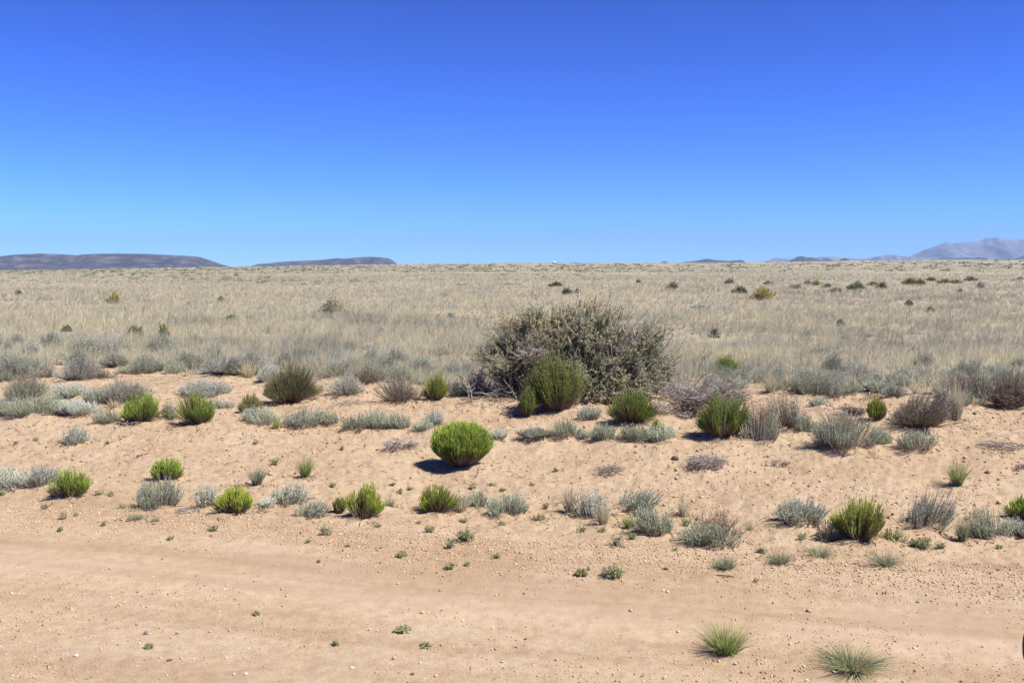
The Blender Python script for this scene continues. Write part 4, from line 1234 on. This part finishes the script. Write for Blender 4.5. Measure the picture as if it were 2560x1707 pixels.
# low grey brush too far and too many to count: bands of green-grey specks below the horizon
def build_far_brush():
    r = rng_of(9100)
    g = Geo()
    n = 4200
    q = r.uniform(size=n)
    dd = 1 / (1 / 320 + q * (1 / 1750 - 1 / 320))
    dd = np.where(r.uniform(size=n) < 0.5, 500 * (3.5 ** r.uniform(size=n)), dd)
    aa = r.uniform(-37, 37, n) * math.pi / 180
    x = dd * np.sin(aa); y = dd * np.cos(aa)
    k = r.uniform(size=n) < np.clip(0.25 + 2.2 * fbm(x / 70, y / 25, 3, 141) + 0.6 * sstep(350, 1100, dd), 0, 1)
    x, y, dd = x[k], y[k], dd[k]
    n = len(x)
    zz = ground_z(x, y)
    w = r.uniform(0.5, 1.5, n) * np.clip(dd / 500, 0.8, 2.2); nb = 12
    P = np.repeat(np.stack([x, y, zz], 1), nb, 0); Wr = np.repeat(w, nb); m = len(P)
    off = r.normal(size=(m, 3)) * np.array([0.55, 0.36, 0]) * Wr[:, None]
    off[:, 2] = r.uniform(0.0, 0.20, m) * np.minimum(Wr, 1.6)
    D = rdir(r, m) + np.array([0, 0, 0.7])
    g.leaves(P + off, D, 0.55 * Wr * r.uniform(0.6, 1.2, m), 0.30 * Wr, np.repeat(0.62 + r.normal(size=n) * 0.25, nb) + r.normal(size=m) * 0.1, r)
    o = link('far_brush', g.mesh('far_brush', M['farbush']))
    o['kind'] = 'stuff'; o['label'] = 'bands of low dark brush below the horizon'


build_far_brush()


# ------------------------------------------------------------------ gravel and litter on the sand
def build_gravel():
    r = rng_of(9200)
    base = norm(np.array([[1, 0, 0], [-1, 0, 0], [0, 1, 0], [0, -1, 0], [0, 0, 1], [0, 0, -1]], float))
    fc = np.array([[0, 2, 4], [2, 1, 4], [1, 3, 4], [3, 0, 4], [2, 0, 5], [1, 2, 5], [3, 1, 5], [0, 3, 5]])
    n = 215000
    d = np.sqrt(r.uniform(4.2 ** 2, 12.5 ** 2, n)); a = r.uniform(-37, 37, n) * math.pi / 180
    d = np.where(r.uniform(size=n) < 0.45, r.uniform(4.2, 9, n), d)
    x = d * np.sin(a); y = d * np.cos(a)
    u = track_u(x, y)
    den = 0.45 - 0.4 * np.exp(-((u - 0.0) / 0.42) ** 2) + 0.55 * np.exp(-((u - 1.0) / 0.4) ** 2) + 0.8 * fbm(x * 1.2, y * 1.2, 3, 151)
    k = r.uniform(size=n) < np.clip(den, 0.03, 1)
    x, y, d, u = x[k], y[k], d[k], u[k]; n = len(x)
    s = np.exp(r.normal(size=n) * 0.55) * 0.0026 * (1 + 0.35 * np.exp(-((u - 1.0) / 0.4) ** 2)); s = np.minimum(s, 0.011)
    z = ground_full(x, y)
    V = base[None] * (s[:, None] * r.uniform(0.65, 1.25, (n, 6)))[:, :, None]
    th = r.uniform(0, 6.283, n); c_, s_ = np.cos(th)[:, None], np.sin(th)[:, None]
    V = np.stack([V[:, :, 0] * c_ - V[:, :, 1] * s_, V[:, :, 0] * s_ + V[:, :, 1] * c_, V[:, :, 2] * 0.75], 2)
    V = V + r.normal(size=V.shape) * (s * 0.18)[:, None, None]
    V = V + np.stack([x, y, z + s * 0.35], 1)[:, None]
    Fc = (np.arange(n) * 6)[:, None, None] + fc[None]
    T = np.clip(r.normal(size=n) * 0.2 + 0.55, 0, 0.93)
    T = np.where(r.uniform(size=n) < 0.03, r.uniform(0.94, 1, n), T); T = np.where(r.uniform(size=n) < 0.04, r.uniform(0, 0.1, n), T)
    o = link('gravel', build_mesh('gravel', V.reshape(-1, 3), Fc.reshape(-1, 3), M['pebble'], np.repeat(T, 6)))
    o['kind'] = 'stuff'; o['label'] = 'fine gravel strewn over the sandy road and bank'
    # crumbs of soil on the bank
    n = 20000
    d = np.sqrt(r.uniform(7.5 ** 2, 17 ** 2, n)); a = r.uniform(-37, 37, n) * math.pi / 180
    x = d * np.sin(a); y = d * np.cos(a); u = track_u(x, y)
    k = (u > 1.7) & (r.uniform(size=n) < np.clip(0.5 + 1.3 * fbm(x * 0.9, y * 0.9, 3, 161), 0.05, 1))
    x, y = x[k], y[k]; n = len(x)
    s = np.minimum(np.exp(r.normal(size=n) * 0.5) * 0.009, 0.03); z = ground_full(x, y)
    V = base[None] * (s[:, None] * r.uniform(0.6, 1.3, (n, 6)))[:, :, None] * np.array([1, 1, 0.7]) + np.stack([x, y, z + s * 0.25], 1)[:, None]
    Fc = (np.arange(n) * 6)[:, None, None] + fc[None]
    T = np.clip(0.34 + r.normal(size=n) * 0.2, 0.0, 0.8)
    o = link('soil_crumbs', build_mesh('soil_crumbs', V.reshape(-1, 3), Fc.reshape(-1, 3), M['pebble'], np.repeat(T, 6)))
    o['kind'] = 'stuff'; o['label'] = 'crumbs of soil scattered over the sandy bank'
    # dry twig litter
    n = 19000
    d = np.sqrt(r.uniform(8.2 ** 2, 20 ** 2, n)); a = r.uniform(-37, 37, n) * math.pi / 180
    x = d * np.sin(a); y = d * np.cos(a); u = track_u(x, y)
    k = (u > 1.8) & (r.uniform(size=n) < np.clip(0.35 + 1.6 * fbm(x * 0.6, y * 0.6, 3, 171) + 0.1 * (u - 4), 0.02, 1))
    x, y = x[k], y[k]
    for (fx, fy, fw, fh) in FEET:                  # fallen twigs round the plants
        m = int(min(14 + 60 * fw, 70)); a_ = r.uniform(0, 6.283, m); q_ = fw * r.uniform(0.25, 0.85, m)
        x = np.append(x, fx + np.cos(a_) * q_); y = np.append(y, fy + np.sin(a_) * q_)
    n = len(x)
    L = np.minimum(np.exp(r.normal(size=n) * 0.65) * 0.036, 0.2); th = r.uniform(0, 3.14159, n)
    e = np.stack([np.cos(th) * L, np.sin(th) * L, 0 * th], 1) * 0.5
    P = np.stack([x, y, 0 * x], 1)
    A, B = P - e, P + e
    A[:, 2] = ground_full(A[:, 0], A[:, 1]) + 0.002; B[:, 2] = ground_full(B[:, 0], B[:, 1]) + 0.004 + 0.1 * L * r.uniform(0, 1, n)
    Mi = (A + B) / 2 + r.normal(size=(n, 3)) * (L * 0.07)[:, None]; Mi[:, 2] = np.maximum(A[:, 2], B[:, 2]) + 0.004
    g = Geo(); g.tubes(bez(A, Mi, B, 4), 0.0024 * r.uniform(0.6, 1.7, n), 0.0012, r.uniform(0, 1, n) ** 1.4)
    o = link('twig_litter', g.mesh('twig_litter', M['litter']))
    o['kind'] = 'stuff'; o['label'] = 'dry twig litter lying about the sandy bank'


build_gravel()


# ------------------------------------------------------------------ far hills
def ridge(name, pts, dist, depth, seed, mat, label, mesa=True, rough=0.20):
    px = np.array([p[0] for p in pts], float); py = np.array([p[1] for p in pts], float)
    nu, nv = 260, 70
    us = np.linspace(px[0], px[-1], nu)
    crest = np.interp(us, px, py)
    X = (us - 1280) / F * dist
    Hc = CAM_Z + (680 - crest) / F * dist
    vs = np.linspace(-1, 1, nv)
    U, Vv = np.meshgrid(np.arange(nu), vs, indexing='ij')
    xx = X[:, None] + 0 * Vv
    gl = fbm(xx / (depth * 0.13), Vv * 1.1 + 3, 4, seed)
    vw = Vv + 0.55 * gl * np.clip(1 - np.abs(Vv), 0, 1) * (Vv < 0)
    f = np.clip((vw + 1) / (0.80 if mesa else 1.0), 0, 1)
    front = np.where(f < 0.62, 0.5 * (f / 0.62) ** 1.25, 0.5 + 0.5 * sstep(0.62, 1.0, f)) if mesa else f ** 1.15
    b = np.clip((1 - Vv) / (0.7 if mesa else 1.0), 0, 1)
    prof = np.minimum(front, b)
    Z = Hc[:, None] * prof + rough * np.maximum(Hc[:, None], 20) * fbm(xx / (depth * 0.12), Vv * 5, 4, seed + 9) * np.clip(4 * prof * (1 - prof), 0, 1)
    Z = np.where(prof <= 0.001, -8.0, Z)
    Y = dist + Vv * depth * 0.5
    # keep the silhouette on its bearing at every depth
    XX = xx
    V = np.stack([XX.ravel(), Y.ravel(), Z.ravel()], 1)
    i = np.arange(nu - 1)[:, None] * nv; j = np.arange(nv - 1)[None]
    Fq = np.stack([i + j, i + nv + j, i + nv + j + 1, i + j + 1], -1).reshape(-1, 4)
    V[:, 0] -= 0; me = build_mesh(name, V, Fq, mat, None, True)
    o = link(name, me)
    structure(o, label)
    return o


def zc(pts, x0, y0, s=0.2721):
    return [(x0 + s * a, y0 + s * b) for a, b in pts]


ridge('mesa', [(-420, 684), (-330, 660), (-150, 648), (-60, 652)] + zc([(0, 255), (70, 240), (130, 243), (300, 215), (400, 205), (470, 202), (530, 206), (600, 216), (800, 220), (900, 214), (1000, 210), (1150, 204), (1380, 204), (1550, 212), (1700, 219), (1750, 229), (1880, 276), (1960, 300), (2060, 330), (2110, 352)], 0, 580),
      13500, 3600, 5, M['mesa'], 'long flat-topped blue-brown mesa at the left of the horizon')
ridge('mesa', [(622, 684), (635, 668)] + zc([(0, 318), (70, 297), (200, 288), (350, 275), (500, 266), (660, 255), (760, 245), (800, 243), (840, 247), (860, 254), (980, 237), (1040, 233), (1100, 232), (1190, 239), (1230, 262), (1270, 297), (1300, 330)], 640, 580),
      16000, 3400, 6, M['mesa'], 'smaller blue mesa with a stepped top beside the longer one')
ridge('hill', zc([(1345, 320), (1362, 286), (1380, 272), (1400, 267), (1420, 272), (1440, 285), (1455, 291), (1475, 281), (1500, 284), (1530, 292), (1560, 282), (1580, 273), (1610, 272), (1680, 264), (1740, 253), (1785, 248), (1830, 252), (1900, 259), (1960, 264), (2000, 265), (2040, 259), (2060, 262), (2085, 257), (2110, 262), (2140, 278), (2165, 320)], 1280, 580),
      19000, 2600, 7, M['hill'], 'low dark blue hills on the horizon with a small knob beside them', False)
ridge('hill', zc([(160, 380), (185, 345), (230, 318), (270, 299), (320, 296), (335, 303), (350, 309), (385, 305), (405, 306), (440, 318), (480, 332), (505, 322), (530, 317), (560, 325), (600, 336), (640, 345), (655, 328), (690, 312), (715, 320), (740, 336), (765, 380)], 1920, 560),
      17500, 2200, 8, M['hill'], 'dark blue pointed hills on the horizon left of the big mountain', False)
ridge('hill', zc([(1440, 360), (1500, 324), (1560, 326), (1620, 320), (1660, 314), (1720, 317), (1800, 311), (1850, 316), (1900, 307), (1940, 314), (1980, 328), (2040, 338), (2200, 340), (2250, 322), (2300, 303), (2352, 282), (2450, 262), (2600, 270), (2800, 345)], 1920, 560),
      21000, 2600, 9, M['hill'], 'low dark foothills in front of the pale mountain', False)
ridge('mountain', zc([(1130, 380), (1235, 322), (1320, 285), (1400, 246), (1500, 212), (1560, 190), (1620, 167), (1650, 171), (1680, 180), (1720, 171), (1750, 167), (1850, 163), (1920, 160), (1960, 142), (1990, 127), (2030, 125), (2042, 131), (2065, 123), (2095, 118), (2112, 127), (2130, 130), (2200, 138), (2290, 143), (2352, 133), (2450, 150), (2600, 190), (2800, 300), (2900, 380)], 1920, 560),
      32000, 6500, 10, M['mountain'], 'pale blue mountain range rising at the right of the horizon', False, 0.10)
ridge('mountain', zc([(-100, 360), (0, 335), (60, 312), (130, 315), (250, 322), (330, 330), (450, 306), (560, 302), (660, 306), (760, 315), (850, 323), (950, 305), (1040, 292), (1100, 278), (1180, 285), (1260, 304), (1400, 320), (1500, 380)], 1920, 560),
      34500, 2600, 11, M['mountain'], 'very faint far mountain chain beyond the pointed hills', False, 0.10)


# ------------------------------------------------------------------ white house on the rise
def house():
    p = hit(1385, 659.5)
    d = 1500.0
    x = (1385 - 1280) / F * d; z = gz1(x, d)
    t = thing('house', 'house', (x, d, z))
    s = d / F

    def box(x0, x1, y0, y1, z0, z1):
        V = np.array([(a, b, c) for a in (x0, x1) for b in (y0, y1) for c in (z0, z1)], float)
        Fq = np.array([[0, 1, 3, 2], [4, 6, 7, 5], [0, 4, 5, 1], [2, 3, 7, 6], [0, 2, 6, 4], [1, 5, 7, 3]])
        return V, Fq
    w = 7.2 * s / 2
    V, Fq = box(-w, w, -2, 2, -0.6, 1.9); link('wall', build_mesh('wall', V, Fq, M['white_paint']), t)
    zr = 1.9
    V = np.array([(-w - .25, -2.4, zr), (w + .25, -2.4, zr), (w + .25, 2.4, zr), (-w - .25, 2.4, zr), (-w - .25, 0, zr + 1.3), (w + .25, 0, zr + 1.3), (-w - .25, -2.4, zr - .12), (w + .25, -2.4, zr - .12), (w + .25, 2.4, zr - .12), (-w - .25, 2.4, zr - .12)], float)
    Fq = np.array([[0, 1, 5, 4], [2, 3, 4, 5], [6, 7, 1, 0], [8, 9, 3, 2], [6, 9, 8, 7], [0, 4, 3, 3], [1, 2, 5, 5], [0, 3, 9, 6], [1, 7, 8, 2]])
    tri = np.concatenate([Fq[:, :3], Fq[:, [0, 2, 3]]]); tri = tri[(tri[:, 0] != tri[:, 1]) & (tri[:, 1] != tri[:, 2]) & (tri[:, 0] != tri[:, 2])]
    link('roof', build_mesh('roof', V, tri, M['roof_white']), t)
    V, Fq = box(-w * 0.9, w * 0.1, -2.06, -1.99, 0.3, 1.6); link('window', build_mesh('window', V, Fq, M['dark_glass']), t)
    V, Fq = box(w * 0.5, w * 0.8, -2.05, -1.99, -0.3, 1.6); link('door', build_mesh('door', V, Fq, M['dark_glass']), t)
    t['label'] = 'tiny white house with a dark window standing alone on the horizon'


house()


# ------------------------------------------------------------------ vehicle mirror at the frame's edge
def wing_mirror():
    import bmesh
    d = 1.5
    v = ray(2556, 1613); t0 = d / v[1]
    c = CAM + v * t0 + np.array([0.10, 0, 0])
    t = thing('wing_mirror', 'mirror', c)
    bm = bmesh.new(); bmesh.ops.create_uvsphere(bm, u_segments=48, v_segments=24, radius=1)
    for q in bm.verts:
        x, y, z = q.co
        sx = math.copysign(abs(x) ** 0.8, x); sz = math.copysign(abs(z) ** 0.8, z)
        q.co = (sx * 0.10, (y if y < 0 else y * 0.35) * 0.05, sz * 0.062)
    for f in bm.faces:
        f.smooth = True
    me = bpy.data.meshes.new('housing'); bm.to_mesh(me); bm.free(); me.materials.append(M['black_plastic']); link('housing', me, t)
    bm = bmesh.new(); bmesh.ops.create_uvsphere(bm, u_segments=32, v_segments=12, radius=1)
    for q in bm.verts:
        q.co = (q.co.x * 0.082, 0.0165 + q.co.y * 0.004, q.co.z * 0.047)
    me = bpy.data.meshes.new('glass'); bm.to_mesh(me); bm.free(); me.materials.append(M['mirror_glass']); link('glass', me, t)
    g = Geo(); g.tubes(np.array([[[0.05, -0.01, -0.03], [0.12, -0.02, -0.06], [0.2, -0.04, -0.08], [0.3, -0.06, -0.09]]]), 0.02, 0.024, np.array([0.0]))
    link('arm', g.mesh('arm', M['black_plastic']), t)
    t['label'] = 'black rounded vehicle mirror poking in at the frame edge'


wing_mirror()

# ------------------------------------------------------------------ air
def haze():
    Rr = 36000.0
    V = np.array([(a, b, c) for a in (-Rr, Rr) for b in (-Rr, Rr) for c in (-60.0, 1250.0)], float)
    Fq = np.array([[0, 1, 3, 2], [4, 6, 7, 5], [0, 4, 5, 1], [2, 3, 7, 6], [0, 2, 6, 4], [1, 5, 7, 3]])
    m, nt, out = new_mat('haze_air')
    p = nt.nodes.new('ShaderNodeVolumePrincipled')
    p.inputs['Color'].default_value = (0.54, 0.74, 1.0, 1)
    p.inputs['Density'].default_value = 3.1e-5
    p.inputs['Anisotropy'].default_value = 0.0
    nt.links.new(p.outputs[0], out.inputs['Volume'])
    o = link('haze', build_mesh('haze', V, Fq, m))
    o['kind'] = 'stuff'; o['label'] = 'thin blue air that fades the far hills'


haze()

# ------------------------------------------------------------------ light
SUN_EL = math.radians(55); SUN_AZ = math.radians(112)     # azimuth clockwise from +Y (the view direction)
to_sun = Vector((math.sin(SUN_AZ) * math.cos(SUN_EL), math.cos(SUN_AZ) * math.cos(SUN_EL), math.sin(SUN_EL)))
sun = bpy.data.lights.new('sun', 'SUN'); sun.energy = 5.0; sun.angle = math.radians(0.53); sun.color = (1.0, 0.95, 0.87)
so = bpy.data.objects.new('sun', sun); COL.objects.link(so)
so.rotation_euler = to_sun.to_track_quat('Z', 'Y').to_euler()

world = bpy.data.worlds.new('World'); scene.world = world; world.use_nodes = True
nt = world.node_tree; nt.nodes.clear()
sky = nt.nodes.new('ShaderNodeTexSky'); sky.sky_type = 'NISHITA'; sky.sun_disc = False
sky.sun_elevation = SUN_EL; sky.sun_rotation = SUN_AZ
sky.altitude = 2400; sky.air_density = 1.0; sky.dust_density = 0.0; sky.ozone_density = 10.0
gm = nt.nodes.new('ShaderNodeGamma'); gm.inputs[1].default_value = 1.9
tn = nt.nodes.new('ShaderNodeMix'); tn.data_type = 'RGBA'; tn.blend_type = 'MULTIPLY'; tn.inputs[0].default_value = 1; tn.inputs[7].default_value = (0.355, 0.455, 0.60, 1)
bg = nt.nodes.new('ShaderNodeBackground'); bg.inputs[1].default_value = 0.0505
wo = nt.nodes.new('ShaderNodeOutputWorld')
nt.links.new(sky.outputs[0], gm.inputs[0]); nt.links.new(gm.outputs[0], tn.inputs[6]); nt.links.new(tn.outputs[2], bg.inputs[0]); nt.links.new(bg.outputs[0], wo.inputs[0])

# ------------------------------------------------------------------ camera
cam = bpy.data.cameras.new('camera'); cam.sensor_width = 36; cam.lens = F / W0 * 36
cam.clip_start = 0.05; cam.clip_end = 300000
co = bpy.data.objects.new('camera', cam); COL.objects.link(co)
co.location = CAM; co.rotation_euler = (math.pi / 2 - PITCH, 0, 0)
scene.camera = co

scene.render.engine = 'CYCLES'
cy = scene.cycles
cy.max_bounces = 6; cy.diffuse_bounces = 4; cy.glossy_bounces = 2; cy.transmission_bounces = 4; cy.volume_bounces = 0; cy.transparent_max_bounces = 6
cy.use_denoising = True; cy.denoiser = 'OPENIMAGEDENOISE'; cy.denoising_input_passes = 'RGB_ALBEDO_NORMAL'; cy.denoising_prefilter = 'ACCURATE'
cy.sample_clamp_indirect = 4
scene.view_settings.view_transform = 'Standard'; scene.view_settings.look = 'None'; scene.view_settings.exposure = 0.5; scene.view_settings.gamma = 1
